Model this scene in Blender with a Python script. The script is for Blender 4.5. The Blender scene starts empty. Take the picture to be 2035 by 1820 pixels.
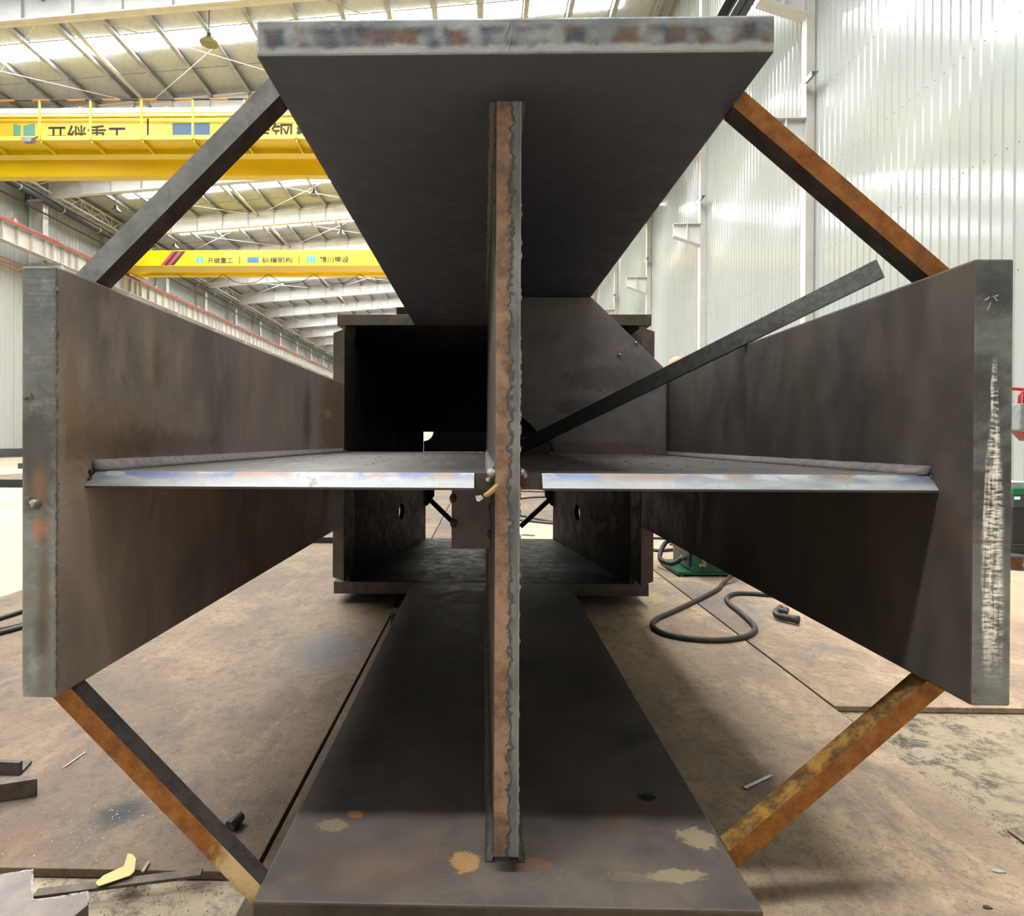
import bpy, bmesh, math, random
from mathutils import Vector, Matrix, noise
random.seed(7)
V = Vector
PI = math.pi
sc = bpy.context.scene
COL = sc.collection

# ------------------------------------------------------------------ camera, world, exposure
H = 0.86                       # lens height above the steel floor plates
FPX = 1200.0                   # focal length in pixels of the 2035-wide frame
YAW, PITCH, ROLL = -0.0198, -0.0048, -0.0040
CXP, CYP = 936.5, 882.06       # principal point in the frame
_f = V((math.sin(YAW)*math.cos(PITCH), math.cos(YAW)*math.cos(PITCH), math.sin(PITCH)))
_r0 = V((math.cos(YAW), -math.sin(YAW), 0)); _u0 = _r0.cross(_f)
_r = _r0*math.cos(ROLL) - _u0*math.sin(ROLL)
_u = _r0*math.sin(ROLL) + _u0*math.cos(ROLL)
EYE = V((0, 0, H))
cam = bpy.data.objects.new('camera', bpy.data.cameras.new('camera')); COL.objects.link(cam)
cam.data.sensor_fit = 'HORIZONTAL'; cam.data.sensor_width = 36.0
cam.data.lens = 36.0*FPX/2035.0
cam.data.shift_x = (1017.5-CXP)/2035.0
cam.data.shift_y = -(910.0-CYP)/2035.0
cam.data.clip_start = 0.05; cam.data.clip_end = 400
cam.matrix_world = Matrix(((_r.x, _u.x, -_f.x, EYE.x), (_r.y, _u.y, -_f.y, EYE.y), (_r.z, _u.z, -_f.z, EYE.z), (0, 0, 0, 1)))
sc.camera = cam
w = bpy.data.worlds.new('world'); sc.world = w; w.use_nodes = True
w.node_tree.nodes['Background'].inputs[0].default_value = (0.9, 0.95, 1, 1)
w.node_tree.nodes['Background'].inputs[1].default_value = 0.4
vs = sc.view_settings
vs.view_transform = 'Standard'; vs.look = 'None'; vs.gamma = 1.0; vs.use_curve_mapping = False
vs.exposure = 0.0
SKY = 80.0                     # radiance of the daylit roof-light panels
cy = sc.cycles
cy.use_denoising = True; cy.use_adaptive_sampling = True; cy.adaptive_threshold = .02
cy.max_bounces = 6; cy.diffuse_bounces = 4; cy.glossy_bounces = 3; cy.transmission_bounces = 2
cy.caustics_reflective = False; cy.caustics_refractive = False
cy.sample_clamp_indirect = 8.0

def ray(u, v):
    return _f + _r*((u-CXP)/FPX) - _u*((v-CYP)/FPX)
def at(u, v, Y):               # the point of the plane y=Y seen at a pixel
    d = ray(u, v); return EYE + d*(Y/d.y)
def gnd(u, v, z=0.0):          # the point of the level z seen at a pixel
    d = ray(u, v); return EYE + d*((z-H)/d.z)
def atx(u, v, X):
    d = ray(u, v); return EYE + d*(X/d.x)

# ------------------------------------------------------------------ materials
def srgb(r, g, b):
    f = lambda c: (c/255/12.92 if c/255 <= .04045 else ((c/255+.055)/1.055)**2.4)
    return (f(r), f(g), f(b), 1)
class NT:
    def __init__(s, name):
        s.m = bpy.data.materials.new(name); s.m.use_nodes = True
        s.t = s.m.node_tree; s.n = s.t.nodes; s.b = s.n['Principled BSDF']
        s.co = s.n.new('ShaderNodeTexCoord').outputs['Object']
    def put(s, sock, v):
        if isinstance(v, bpy.types.NodeSocket): s.t.links.new(v, sock)
        elif v is not None:
            if isinstance(v, (tuple, list)) and len(v) == 3 and sock.type == 'RGBA': v = (*v, 1)
            sock.default_value = v
    def mapping(s, scale=(1, 1, 1), loc=(0, 0, 0), rot=(0, 0, 0), co=None):
        k = s.n.new('ShaderNodeMapping'); s.put(k.inputs[0], co or s.co)
        k.inputs[1].default_value = loc; k.inputs[2].default_value = rot; k.inputs[3].default_value = scale
        return k.outputs[0]
    def noise(s, scale, detail=4, rough=.55, stretch=None, dist=0, loc=(0, 0, 0)):
        k = s.n.new('ShaderNodeTexNoise'); k.inputs['Scale'].default_value = scale
        k.inputs['Detail'].default_value = detail; k.inputs['Roughness'].default_value = rough
        k.inputs['Distortion'].default_value = dist
        s.put(k.inputs['Vector'], s.mapping(stretch or (1, 1, 1), loc)); return k.outputs['Fac']
    def voro(s, scale, stretch=None, feature='F1', out='Distance', rnd=1):
        k = s.n.new('ShaderNodeTexVoronoi'); k.feature = feature; k.inputs['Scale'].default_value = scale
        k.inputs['Randomness'].default_value = rnd
        s.put(k.inputs['Vector'], s.mapping(stretch or (1, 1, 1))); return k.outputs[out]
    def ramp(s, fac, a, b, ca=0.0, cb=1.0):
        k = s.n.new('ShaderNodeMapRange'); k.interpolation_type = 'SMOOTHSTEP'
        s.put(k.inputs[0], fac); k.inputs[1].default_value = a; k.inputs[2].default_value = b
        k.inputs[3].default_value = ca; k.inputs[4].default_value = cb; return k.outputs[0]
    def math(s, op, a, b=None, c=None):
        k = s.n.new('ShaderNodeMath'); k.operation = op
        s.put(k.inputs[0], a)
        if b is not None: s.put(k.inputs[1], b)
        if c is not None: s.put(k.inputs[2], c)
        return k.outputs[0]
    def mix(s, fac, a, b):
        k = s.n.new('ShaderNodeMix'); k.data_type = 'RGBA'
        s.put(k.inputs[0], fac); s.put(k.inputs[6], a); s.put(k.inputs[7], b); return k.outputs[2]
    def sep(s):
        k = s.n.new('ShaderNodeSeparateXYZ'); s.put(k.inputs[0], s.co); return k.outputs
    def bump(s, h, strength=.3, dist=.01):
        k = s.n.new('ShaderNodeBump'); k.inputs['Strength'].default_value = strength
        k.inputs['Distance'].default_value = dist; s.put(k.inputs['Height'], h)
        s.put(s.b.inputs['Normal'], k.outputs[0])
    def patch(s, c, r, wob=.55, scale=48, soft=.3):
        """mask of one irregular patch: centre c, radii r (object space)"""
        m = s.mapping(tuple(1/x for x in r), tuple(-a/x for a, x in zip(c, r)))
        k = s.n.new('ShaderNodeVectorMath'); k.operation = 'LENGTH'; s.put(k.inputs[0], m)
        n = s.noise(scale, 7, .72, None, .8)
        d = s.math('ADD', k.outputs['Value'], s.math('MULTIPLY', s.math('SUBTRACT', n, .5), wob*4))
        return s.ramp(d, 1+soft*.5, 1-soft*.5)
    def done(s, col, rough=.5, metal=0.0, spec=None, k=1.0):
        if k != 1.0:
            q = s.n.new('ShaderNodeVectorMath'); q.operation = 'SCALE'; s.put(q.inputs[0], col); q.inputs[3].default_value = k
            col = q.outputs[0]
        s.put(s.b.inputs['Base Color'], col); s.put(s.b.inputs['Roughness'], rough)
        s.put(s.b.inputs['Metallic'], metal)
        if spec is not None: s.put(s.b.inputs['Specular IOR Level'], spec)
        return s.m

PAINT = .50                    # daylit paint and sheet: how much of the light they give back
def plain(name, col, rough=.5, metal=0.0, var=.12, scale=6, bump=0, k=None):
    t = NT(name); n = t.noise(scale, 5)
    c = tuple(col[:3])
    a = tuple(max(0, x*(1-var)) for x in c); b = tuple(min(1, x*(1+var)) for x in c)
    if bump: t.bump(t.noise(scale*12, 4), bump, .004)
    return t.done(t.mix(t.ramp(n, .3, .7), a, b), rough, metal, None, PAINT if k is None else k)

def mill_scale(name, tint=1.0, rust=.5, patches=(), stretch=(1, 1, 1), warm=1.0, cool=0.0, spec=.3):
    t = NT(name)
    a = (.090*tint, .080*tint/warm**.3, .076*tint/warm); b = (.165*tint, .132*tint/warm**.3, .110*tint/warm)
    n1 = t.noise(2.6, 6, .62, stretch, .6); n2 = t.noise(14, 6, .65, stretch)
    c = t.mix(t.ramp(n1, .34, .66), a, b)
    c = t.mix(t.math('MULTIPLY', t.ramp(n2, .42, .68), .45), c, (.205*tint, .165*tint, .135*tint))
    n3 = t.noise(4.3, 7, .7, stretch, 1.0, (3, 5, 1))
    c = t.mix(t.math('MULTIPLY', t.ramp(n3, .56, .72), rust), c, (.26*tint, .125*tint, .048*tint))
    n4 = t.noise(7, 6, .7, stretch, .5, (9, 1, 4))
    c = t.mix(t.math('MULTIPLY', t.ramp(n4, .60, .74), .6), c, (.055*tint, .052*tint, .054*tint))
    # scratches: sparse thin pale lines
    sn = t.noise(5, 3, .5, (1, 1, 1), 2.0, (2, 7, 3))
    line = t.ramp(t.math('ABSOLUTE', t.math('SUBTRACT', sn, .47)), .0016, .0004)
    line = t.math('MULTIPLY', line, t.ramp(t.noise(2.2, 2), .50, .66))
    c = t.mix(t.math('MULTIPLY', line, .55), c, (.36, .30, .24))
    for cc, rr, colr, amt, *sf in patches:
        c = t.mix(t.math('MULTIPLY', t.patch(cc, rr, .55, 48 if not sf else 20, *sf), amt), c, colr)
    if cool: c = t.mix(cool, c, (.067*tint, .075*tint, .099*tint))
    t.bump(t.math('ADD', n2, t.math('MULTIPLY', t.noise(90, 4), .4)), .22, .004)
    return t.done(c, t.ramp(n2, .3, .7, .46, .72), .15 if spec > .2 else 0, spec)

# part materials that depend on the column's own frame are written with object coordinates relative to ROOT
ROOT = V((0.04, 2.6, 0.054))
def rel(x, y, z): return (x-ROOT.x, y-ROOT.y, z-ROOT.z)

def cut_edge(name, base=(.20, .215, .215), axis='X', dark=.35, patches=(), rusty=.35):
    """flame-cut plate edge: fine drag lines across the plate thickness, dull grey with burnt spots"""
    t = NT(name)
    n1 = t.noise(5, 6, .65, None, .5); n2 = t.noise(24, 6, .7)
    c = t.mix(t.ramp(n1, .35, .65), tuple(x*.62 for x in base), base)
    c = t.mix(t.math('MULTIPLY', t.ramp(n2, .5, .72), .5), c, tuple(min(1, x*1.75) for x in base))
    n3 = t.noise(6.5, 6, .7, None, .8, (4, 2, 8))
    c = t.mix(t.math('MULTIPLY', t.ramp(n3, .57, .70), rusty), c, (.17, .085, .04))
    c = t.mix(t.math('MULTIPLY', t.ramp(t.noise(8, 5, .6, None, .4, (1, 9, 2)), .56, .68), dark), c, (.05, .048, .05))
    for cc, rr, colr, amt, *sf in patches:
        c = t.mix(t.math('MULTIPLY', t.patch(cc, rr, .55, 48 if not sf else 20, *sf), amt), c, colr)
    st = {'X': (90, 6, 6), 'Z': (6, 6, 90)}[axis]
    t.bump(t.math('ADD', t.noise(1, 3, .6, st), t.math('MULTIPLY', n2, .7)), .38, .004)
    return t.done(c, t.ramp(n2, .3, .7, .34, .58), .3, .5, 1.35)

def top_edge_mat():
    t = NT('torch_cut_edge_with_heat_tint')
    x, y, z = t.sep()
    base = t.mix(t.ramp(t.noise(9, 6, .65, (1, 1, 2)), .35, .65), (.17, .185, .185), (.30, .325, .32))
    zc = 1.503-ROOT.z
    nw = t.noise(16, 5, .6, (1, 1, .6), .8)
    zz = t.math('ADD', z, t.math('MULTIPLY', t.math('SUBTRACT', nw, .5), .03))
    band = t.ramp(t.math('ABSOLUTE', t.math('SUBTRACT', zz, zc)), .021, .008)
    blob = t.voro(1, (38, 1, 22), 'SMOOTH_F1', 'Distance', .75)
    b2 = t.math('MULTIPLY', band, t.ramp(blob, .66, .36))
    hue = t.noise(13, 4, .6, (1.4, 1, 1), .3, (5, 0, 0))
    tint = t.mix(t.ramp(hue, .42, .58), (.030, .038, .065), (.13, .058, .03))
    c = t.mix(t.math('MULTIPLY', b2, .85), base, tint)
    low = t.ramp(t.math('ABSOLUTE', t.math('SUBTRACT', zz, 1.480-ROOT.z)), .010, .003)
    c = t.mix(t.math('MULTIPLY', low, .5), c, (.42, .43, .41))
    t.bump(t.math('ADD', t.noise(22, 6, .65), t.math('MULTIPLY', blob, .5)), .4, .006)
    return t.done(c, t.ramp(t.noise(20, 4), .3, .7, .36, .6), .3, .5, 1.1)

def bevel_mat():
    t = NT('ground_bevel_with_blue_tint')
    x, y, z = t.sep()
    n = t.noise(10, 6, .65, (1, 1, 6))
    c = t.mix(t.ramp(n, .35, .7), (.50, .53, .54), (.80, .82, .82))
    up = t.ramp(z, .786-ROOT.z, .802-ROOT.z)
    hue = t.noise(7, 4, .6, (1, 1, 2), .6, (3, 3, 1))
    tint = t.mix(t.ramp(hue, .44, .60), (.20, .28, .55), (.55, .36, .27))
    c = t.mix(t.math('MULTIPLY', up, t.ramp(t.noise(11, 4, .6, (1, 1, 3), .4), .40, .54, 0, .85)), c, tint)
    c = t.mix(t.math('MULTIPLY', t.ramp(t.noise(17, 5, .7), .60, .68), .7), c, (.30, .26, .22))
    t.bump(t.noise(1, 4, .6, (60, 10, 30)), .25, .003)
    return t.done(c, t.ramp(n, .3, .7, .38, .55), .3, .5, .55)

def web_edge_mat():
    t = NT('web_edge_with_brown_fused_seam')
    x, y, z = t.sep()
    wob = t.math('MULTIPLY', t.math('SUBTRACT', t.noise(38, 4, .55, (1, 1, 1.0), 1.2), .5), .034)
    xx = t.math('ADD', x, wob)
    brown = t.mix(t.ramp(t.noise(20, 6, .7), .35, .65), (.145, .092, .062), (.33, .215, .145))
    grey = t.mix(t.ramp(t.noise(14, 5, .65, (1, 1, .4)), .35, .65), (.115, .115, .112), (.22, .225, .22))
    seam = .047-ROOT.x
    c = t.mix(t.ramp(xx, seam-.002, seam+.002), brown, grey)
    ln = t.ramp(t.math('ABSOLUTE', t.math('SUBTRACT', xx, seam-.001)), .0045, .001)
    c = t.mix(t.math('MULTIPLY', ln, .85), c, (.055, .065, .085))
    edge = t.ramp(x, .0603-ROOT.x, .0622-ROOT.x)
    c = t.mix(t.math('MULTIPLY', edge, .6), c, (.45, .45, .43))
    t.bump(t.math('ADD', t.noise(35, 6, .7), t.math('MULTIPLY', t.ramp(xx, seam+.004, seam-.006), .8)), .45, .005)
    return t.done(c, .5, .2, .4, 1.15)

def side_edge_mat():
    """right flange end: grey with bright wire-brushed streaks and white chalk"""
    t = NT('brushed_cut_edge')
    x, y, z = t.sep()
    n1 = t.noise(6, 6, .65, (1, 1, 1.8), .4)
    c = t.mix(t.ramp(n1, .35, .62), (.060, .063, .062), (.185, .20, .19))
    c = t.mix(t.math('MULTIPLY', t.ramp(t.noise(3.2, 4, .6, None, .5, (0, 0, 3)), .5, .62), .6), c, (.065, .066, .066))
    st = t.noise(1, 5, .65, (150, 1, 11), .2)
    fine = t.noise(1, 4, .7, (60, 1, 260))
    xc = t.math('SUBTRACT', x, .7985-ROOT.x)
    zr = t.ramp(z, .985-ROOT.z, .70-ROOT.z)           # streak widens downwards, fades at its foot
    wid = t.math('MULTIPLY_ADD', zr, .013, .004)
    core = t.ramp(t.math('DIVIDE', t.math('ABSOLUTE', t.math('ADD', xc, t.math('MULTIPLY', t.math('SUBTRACT', st, .5), .018))), wid), 1.15, .55)
    core = t.math('MULTIPLY', core, t.ramp(z, 1.0-ROOT.z, .97-ROOT.z))
    core = t.math('MULTIPLY', core, t.ramp(z, .46-ROOT.z, .60-ROOT.z))
    amt = t.math('MULTIPLY', core, t.ramp(t.math('ADD', t.math('MULTIPLY', fine, .6), t.math('MULTIPLY', st, .4)), .42, .60))
    c = t.mix(amt, c, (1.0, .97, .92))
    rl = t.ramp(t.math('ABSOLUTE', t.math('SUBTRACT', z, .706-ROOT.z)), .004, .001)
    c = t.mix(t.math('MULTIPLY', rl, .6), c, (.12, .06, .04))
    t.bump(t.math('ADD', t.noise(18, 6, .7), t.math('MULTIPLY', fine, .4)), .4, .004)
    return t.done(c, .42, t.math('MULTIPLY_ADD', amt, .3, .2), .5, 1.1)

RUSTC = (.36, .17, .06); DARKC = (.035, .035, .037); TANC = (.36, .28, .17); PALE = (.32, .25, .16)
M = {}
M['scale'] = mill_scale('mill_scale_steel', .5)
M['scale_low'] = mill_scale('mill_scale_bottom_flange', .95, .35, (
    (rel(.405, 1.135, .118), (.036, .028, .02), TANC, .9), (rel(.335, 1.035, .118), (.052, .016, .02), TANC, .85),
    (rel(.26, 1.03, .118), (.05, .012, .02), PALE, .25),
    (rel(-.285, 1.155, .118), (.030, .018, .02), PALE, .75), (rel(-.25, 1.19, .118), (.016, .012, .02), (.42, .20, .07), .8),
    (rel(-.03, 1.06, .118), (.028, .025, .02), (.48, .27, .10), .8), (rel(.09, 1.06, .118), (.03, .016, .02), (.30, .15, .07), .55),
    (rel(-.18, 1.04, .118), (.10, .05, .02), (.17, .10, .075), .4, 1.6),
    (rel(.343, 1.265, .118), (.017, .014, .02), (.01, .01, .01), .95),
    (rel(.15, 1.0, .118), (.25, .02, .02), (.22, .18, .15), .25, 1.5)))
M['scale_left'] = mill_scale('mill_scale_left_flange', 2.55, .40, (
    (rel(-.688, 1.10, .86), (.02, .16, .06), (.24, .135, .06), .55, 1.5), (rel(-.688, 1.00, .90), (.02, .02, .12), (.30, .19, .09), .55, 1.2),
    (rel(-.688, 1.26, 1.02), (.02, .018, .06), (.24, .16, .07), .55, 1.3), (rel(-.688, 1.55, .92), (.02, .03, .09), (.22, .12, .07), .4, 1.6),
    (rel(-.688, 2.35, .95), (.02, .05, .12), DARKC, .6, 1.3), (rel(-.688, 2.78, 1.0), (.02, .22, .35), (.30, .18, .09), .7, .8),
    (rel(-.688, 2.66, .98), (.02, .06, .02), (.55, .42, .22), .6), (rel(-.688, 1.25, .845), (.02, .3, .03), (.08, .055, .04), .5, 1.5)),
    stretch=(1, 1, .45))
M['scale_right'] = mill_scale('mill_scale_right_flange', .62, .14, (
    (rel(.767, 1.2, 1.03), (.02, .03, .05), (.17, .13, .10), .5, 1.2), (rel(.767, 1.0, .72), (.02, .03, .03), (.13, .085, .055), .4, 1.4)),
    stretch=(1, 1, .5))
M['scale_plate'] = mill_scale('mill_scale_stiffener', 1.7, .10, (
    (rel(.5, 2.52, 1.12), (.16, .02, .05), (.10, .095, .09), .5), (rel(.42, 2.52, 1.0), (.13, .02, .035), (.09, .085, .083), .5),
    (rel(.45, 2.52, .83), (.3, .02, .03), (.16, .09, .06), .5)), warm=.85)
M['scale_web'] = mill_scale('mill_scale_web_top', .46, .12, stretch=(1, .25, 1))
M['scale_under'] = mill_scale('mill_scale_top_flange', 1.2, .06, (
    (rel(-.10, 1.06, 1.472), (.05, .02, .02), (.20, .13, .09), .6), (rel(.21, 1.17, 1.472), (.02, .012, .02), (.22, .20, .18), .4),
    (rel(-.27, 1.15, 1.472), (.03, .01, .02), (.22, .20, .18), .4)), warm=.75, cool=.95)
M['scale_node'] = mill_scale('mill_scale_node_painted_shade', .18, .2, spec=.08)  # same steel; the node's inner shade is put into this darker colour
M['cut_left'] = cut_edge('flame_cut_edge_left', (.185, .20, .20), 'Z', .45, (
    (rel(-.72, .96, .84), (.04, .05, .085), (.05, .044, .04), .8, 1.0), (rel(-.712, .96, .715), (.012, .05, .016), (.42, .18, .05), .7, 1.4),
    (rel(-.708, .96, .60), (.010, .05, .15), (.09, .06, .035), .7, 1.5), (rel(-.715, .96, .545), (.010, .05, .03), (.04, .04, .04), .6, 1.5),
    (rel(-.73, .96, .935), (.012, .05, .008), (.20, .14, .10), .5, 1.2), (rel(-.716, .96, .79), (.012, .05, .03), (.26, .13, .06), .5, 1.5)))
M['cut'] = cut_edge('flame_cut_edge', (.17, .175, .17), 'X', .4)
M['cut_rust'] = cut_edge('rusty_cut_edge', (.075, .060, .045), 'X', .45, rusty=.6)
M['top_edge'] = top_edge_mat()
M['bevel'] = bevel_mat()
M['web_edge'] = web_edge_mat()
M['side_edge'] = side_edge_mat()
M['weld'] = plain('weld_metal', (.20, .165, .15), .5, .2, .35, 60, .6, .55)
M['shiny'] = plain('bright_weld_spatter', (.55, .53, .50), .22, .95, .3, 90, .6, .8)
def rust_bar(name, cols, scale=30, hi=None, k=.85):
    t = NT(name)
    n = t.noise(scale, 6, .7); n2 = t.noise(6, 5, .6)
    c = t.mix(t.ramp(n, .35, .68), cols[0], cols[1]); c = t.mix(t.math('MULTIPLY', t.ramp(n2, .55, .7), .6), c, cols[2])
    if hi:
        for p, r, col, a, sf in hi: c = t.mix(t.math('MULTIPLY', t.patch(p, r, .5, 40, sf), a), c, col)
    t.bump(n, .4, .003)
    return t.done(c, .72, .0, .3, k)
M['rust'] = rust_bar('orange_rust', ((.235, .082, .016), (.40, .165, .034), (.15, .055, .018)))
M['rust_ll'] = rust_bar('orange_rust_scorched', ((.235, .082, .016), (.42, .175, .034), (.15, .055, .018)), 30,
                        [(rel(-.388, 1.0, .150), (.055, .06, .055), (.85, .62, .30), .9, .9)])
M['rust_lr'] = rust_bar('yellow_rust', ((.10, .05, .02), (.47, .25, .05), (.035, .03, .025)), 26, None, .8)
M['bar_dark'] = rust_bar('dark_rolled_steel_and_leg_shade', ((.075, .066, .062), (.15, .125, .11), (.05, .045, .043)), 24, None, .55)
M['bar_grey'] = rust_bar('grey_scaled_steel', ((.17, .18, .18), (.27, .285, .285), (.12, .11, .105)), 18, None, 1.05)
M['bar_brown'] = rust_bar('brown_scaled_steel', ((.105, .080, .064), (.19, .145, .112), (.07, .055, .047)), 30, None, .6)
M['bar_flat'] = rust_bar('grey_brown_flat_bar', ((.10, .098, .096), (.17, .165, .16), (.08, .07, .065)), 50, None, .8)

# floor and hall
def floor_plate_mat(name, off, patches=(), k=.5):
    t = NT(name)
    n1 = t.noise(1.1, 6, .62, None, .8, off); n2 = t.noise(5, 7, .66, (1, .55, 1), .8, off); n3 = t.noise(30, 5, .7)
    c = t.mix(t.ramp(n1, .32, .68), (.235, .170, .122), (.375, .268, .180))
    c = t.mix(t.math('MULTIPLY', t.ramp(n2, .48, .66), .7), c, (.43, .315, .205))
    n4 = t.noise(2.3, 6, .66, None, .6, (off[0]+5, 2, 0))
    c = t.mix(t.math('MULTIPLY', t.ramp(n4, .53, .70), .55), c, (.155, .138, .132))
    c = t.mix(t.math('MULTIPLY', t.ramp(n3, .46, .66), .42), c, (.12, .098, .085))
    n6 = t.noise(120, 4, .75); c = t.mix(t.math('MULTIPLY', t.ramp(n6, .50, .66), .35), c, (.10, .085, .075))
    n7 = t.noise(11, 7, .75, (1, .6, 1), .5, (1, off[0], 6)); c = t.mix(t.math('MULTIPLY', t.ramp(n7, .52, .64), .5), c, (.135, .112, .10))
    n5 = t.noise(2.9, 4, .6, None, 1.6, (7, off[0], 1))
    ln = t.ramp(t.math('ABSOLUTE', t.math('SUBTRACT', n5, .5)), .0018, .0005)
    c = t.mix(t.math('MULTIPLY', t.math('MULTIPLY', ln, t.ramp(n1, .45, .6)), .3), c, (.55, .47, .38))
    for cc, rr, colr, amt in patches: c = t.mix(t.math('MULTIPLY', t.patch(cc, rr, .45, 14, 1.3), amt), c, colr)
    t.bump(t.math('ADD', n2, t.math('ADD', n3, t.math('MULTIPLY', n6, .6))), .35, .004)
    return t.done(c, .68, .0, .10, k)
def concrete_mat():
    t = NT('dusty_concrete')
    n1 = t.noise(.7, 6, .6, None, .4); n2 = t.noise(7, 7, .7, (1, .5, 1), .6); n3 = t.noise(60, 4, .7)
    c = t.mix(t.ramp(n1, .3, .7), (.55, .43, .29), (.68, .56, .405))
    c = t.mix(t.math('MULTIPLY', t.ramp(n2, .5, .72), .6), c, (.37, .31, .235))
    c = t.mix(t.math('MULTIPLY', t.ramp(n3, .58, .72), .45), c, (.26, .22, .18))
    # black grinding dust along the plate edges
    d = t.math('MULTIPLY', t.ramp(t.noise(14, 7, .8, None, .4, (3, 3, 3)), .46, .62), 1)
    for cc, rr in (((1.22, .9, 0), (.10, 1.3, 1)), ((1.75, 1.90, 0), (.9, .10, 1)), ((-.75, 1.12, 0), (.32, .09, 1)), ((1.35, 1.75, 0), (.2, .2, 1))):
        m = t.patch(cc, rr, .5, 12, 1.4)
        c = t.mix(t.math('MULTIPLY', t.math('MULTIPLY', m, d), .75), c, (.09, .078, .07))
    t.bump(t.math('ADD', n2, n3), .3, .005)
    return t.done(c, .75, 0, .15, .55)
M['concrete'] = concrete_mat()
def ceiling_mat():
    t = NT('insulated_roof_with_wire_net')
    x, y, z = t.sep()
    def lines(ax, ay):
        k = t.math('ADD', t.math('MULTIPLY', x, ax), t.math('MULTIPLY', y, ay))
        f = t.math('FRACT', k)
        return t.ramp(t.math('ABSOLUTE', t.math('SUBTRACT', f, .5)), .035, .015)
    l = t.math('MAXIMUM', lines(1.9, 1.3), lines(1.9, -1.3))
    base = t.mix(t.ramp(t.noise(.8, 4), .3, .7), (.60, .645, .70), (.70, .745, .80))
    t.bump(t.noise(1.2, 3), .3, .1)
    return t.done(t.mix(t.math('MULTIPLY', l, .32), base, (.30, .28, .25)), .8, 0, .3, .50)
M['ceiling'] = ceiling_mat()
def panel_mat(name, a, b, rough, bump, seam=0, k_=.41):
    t = NT(name)
    x, y, z = t.sep()
    n = t.noise(.5, 5, .6, (1, 1, .3))
    c = t.mix(t.ramp(n, .3, .7), a, b)
    if seam:
        f = t.math('FRACT', t.math('MULTIPLY', y, 1/seam))
        c = t.mix(t.math('MULTIPLY', t.ramp(t.math('ABSOLUTE', t.math('SUBTRACT', f, .5)), .025, .01), .6), c, tuple(k*.4 for k in a))
    k = t.math('ADD', t.noise(1, 2, .5, (1, 4, .9)), t.math('MULTIPLY', t.noise(1, 2, .5, (1, 11, 2.2)), .35))
    t.bump(k, bump, .05)
    return t.done(c, rough, 0, .38, k_)
M['wall_r'] = panel_mat('glossy_white_corrugated_sheet', (.655, .695, .655), (.70, .74, .70), .11, .05)
M['wall_l'] = panel_mat('grey_green_wall_sheet', (.56, .59, .56), (.62, .645, .61), .28, .06, 1.0, .62)
M['wall_f'] = plain('slate_grey_gable_sheet', (.20, .21, .22), .5, 0, .1, 1, 0, .8)
def emit(name, col, s):
    m = bpy.data.materials.new(name); m.use_nodes = True
    b = m.node_tree.nodes['Principled BSDF']
    b.inputs['Base Color'].default_value = (.8, .8, .8, 1)
    b.inputs['Emission Color'].default_value = (*col, 1); b.inputs['Emission Strength'].default_value = s
    return m
M['sky'] = emit('daylit_roof_light', (.985, 1, .99), SKY)
M['cream'] = plain('cream_painted_steel', (.70, .675, .61), .5, 0, .06, 3, 0, .60)
M['greywhite'] = plain('grey_white_painted_steel', (.66, .665, .65), .5, 0, .06, 2, 0, .78)
M['purlin'] = plain('galvanised_purlin', (.46, .47, .455), .32, .35, .25, 2.5)
M['yellow'] = plain('crane_yellow_paint', (.95, .66, .003), .35, 0, .03, .6, 0, .62)
M['yellow_rail'] = plain('crane_rail_yellow', (.90, .66, .05), .4, 0, .03, 1, 0, .7)
M['orange_strip'] = plain('orange_band_paint', (.75, .30, .04), .5)
M['black'] = plain('black_paint', (.018, .018, .02), .5)
M['ink'] = plain('dark_lettering', (.012, .015, .022), .6, 0, .05)
M['teal'] = plain('teal_emblem', (.12, .50, .50), .5, 0, .03)
M['cyan'] = plain('cyan_emblem', (.03, .55, .75), .5, 0, .03)
M['blue'] = plain('blue_emblem', (.06, .19, .47), .5, 0, .03)
M['redpaint'] = plain('red_paint', (.52, .045, .035), .5, 0, .2, 4)
M['redstripe'] = plain('red_stripe_paint', (.75, .05, .08), .5, 0, .03)
M['pipe'] = plain('dark_drain_pipe', (.075, .08, .085), .45)
M['rubber'] = plain('dusty_black_rubber', (.055, .046, .038), .6, 0, .35, 30, .2)
M['tealrail'] = plain('pale_teal_rail', (.38, .55, .50), .5)
M['orange_pipe'] = plain('orange_pipe_paint', (.78, .36, .12), .5)
M['green'] = plain('green_machine_paint', (.008, .20, .07), .35, 0, .1, 8)
M['brass'] = plain('brass_fitting', (.55, .40, .13), .35, .8, .15, 20)
M['chrome'] = plain('bright_metal_fitting', (.6, .6, .58), .25, .85, .15, 20)
M['whitelabel'] = plain('pale_label', (.72, .72, .68), .6)
M['led'] = emit('green_display', (.05, 1, .3), 1.2)
M['canvas'] = plain('grey_canvas', (.38, .41, .38), .8, 0, .15, 20, .4)
M['redplastic'] = plain('red_plastic', (.70, .03, .03), .35)
M['copper'] = plain('copper_brown_wire', (.27, .10, .05), .45, .4, .2, 60)
M['tan'] = plain('yellow_tan_card', (.80, .52, .17), .6, 0, .05, 20)
M['wood'] = plain('dry_wood', (.45, .32, .20), .7, 0, .2, 40)
M['hat'] = plain('orange_hard_hat', (.90, .20, .08), .35, 0, .04)
M['skin'] = plain('skin', (.50, .30, .20), .55, 0, .08)
M['cloth'] = plain('navy_workwear', (.04, .055, .09), .85, 0, .2, 25)
M['boot'] = plain('dark_boots', (.03, .025, .02), .6)
M['chip'] = plain('silver_chips', (.62, .62, .62), .3, .8, .2, 40)
M['plate_bl'] = mill_scale('dusty_cut_plate', 1.15, .5, stretch=(2, 2, 2))
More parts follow.
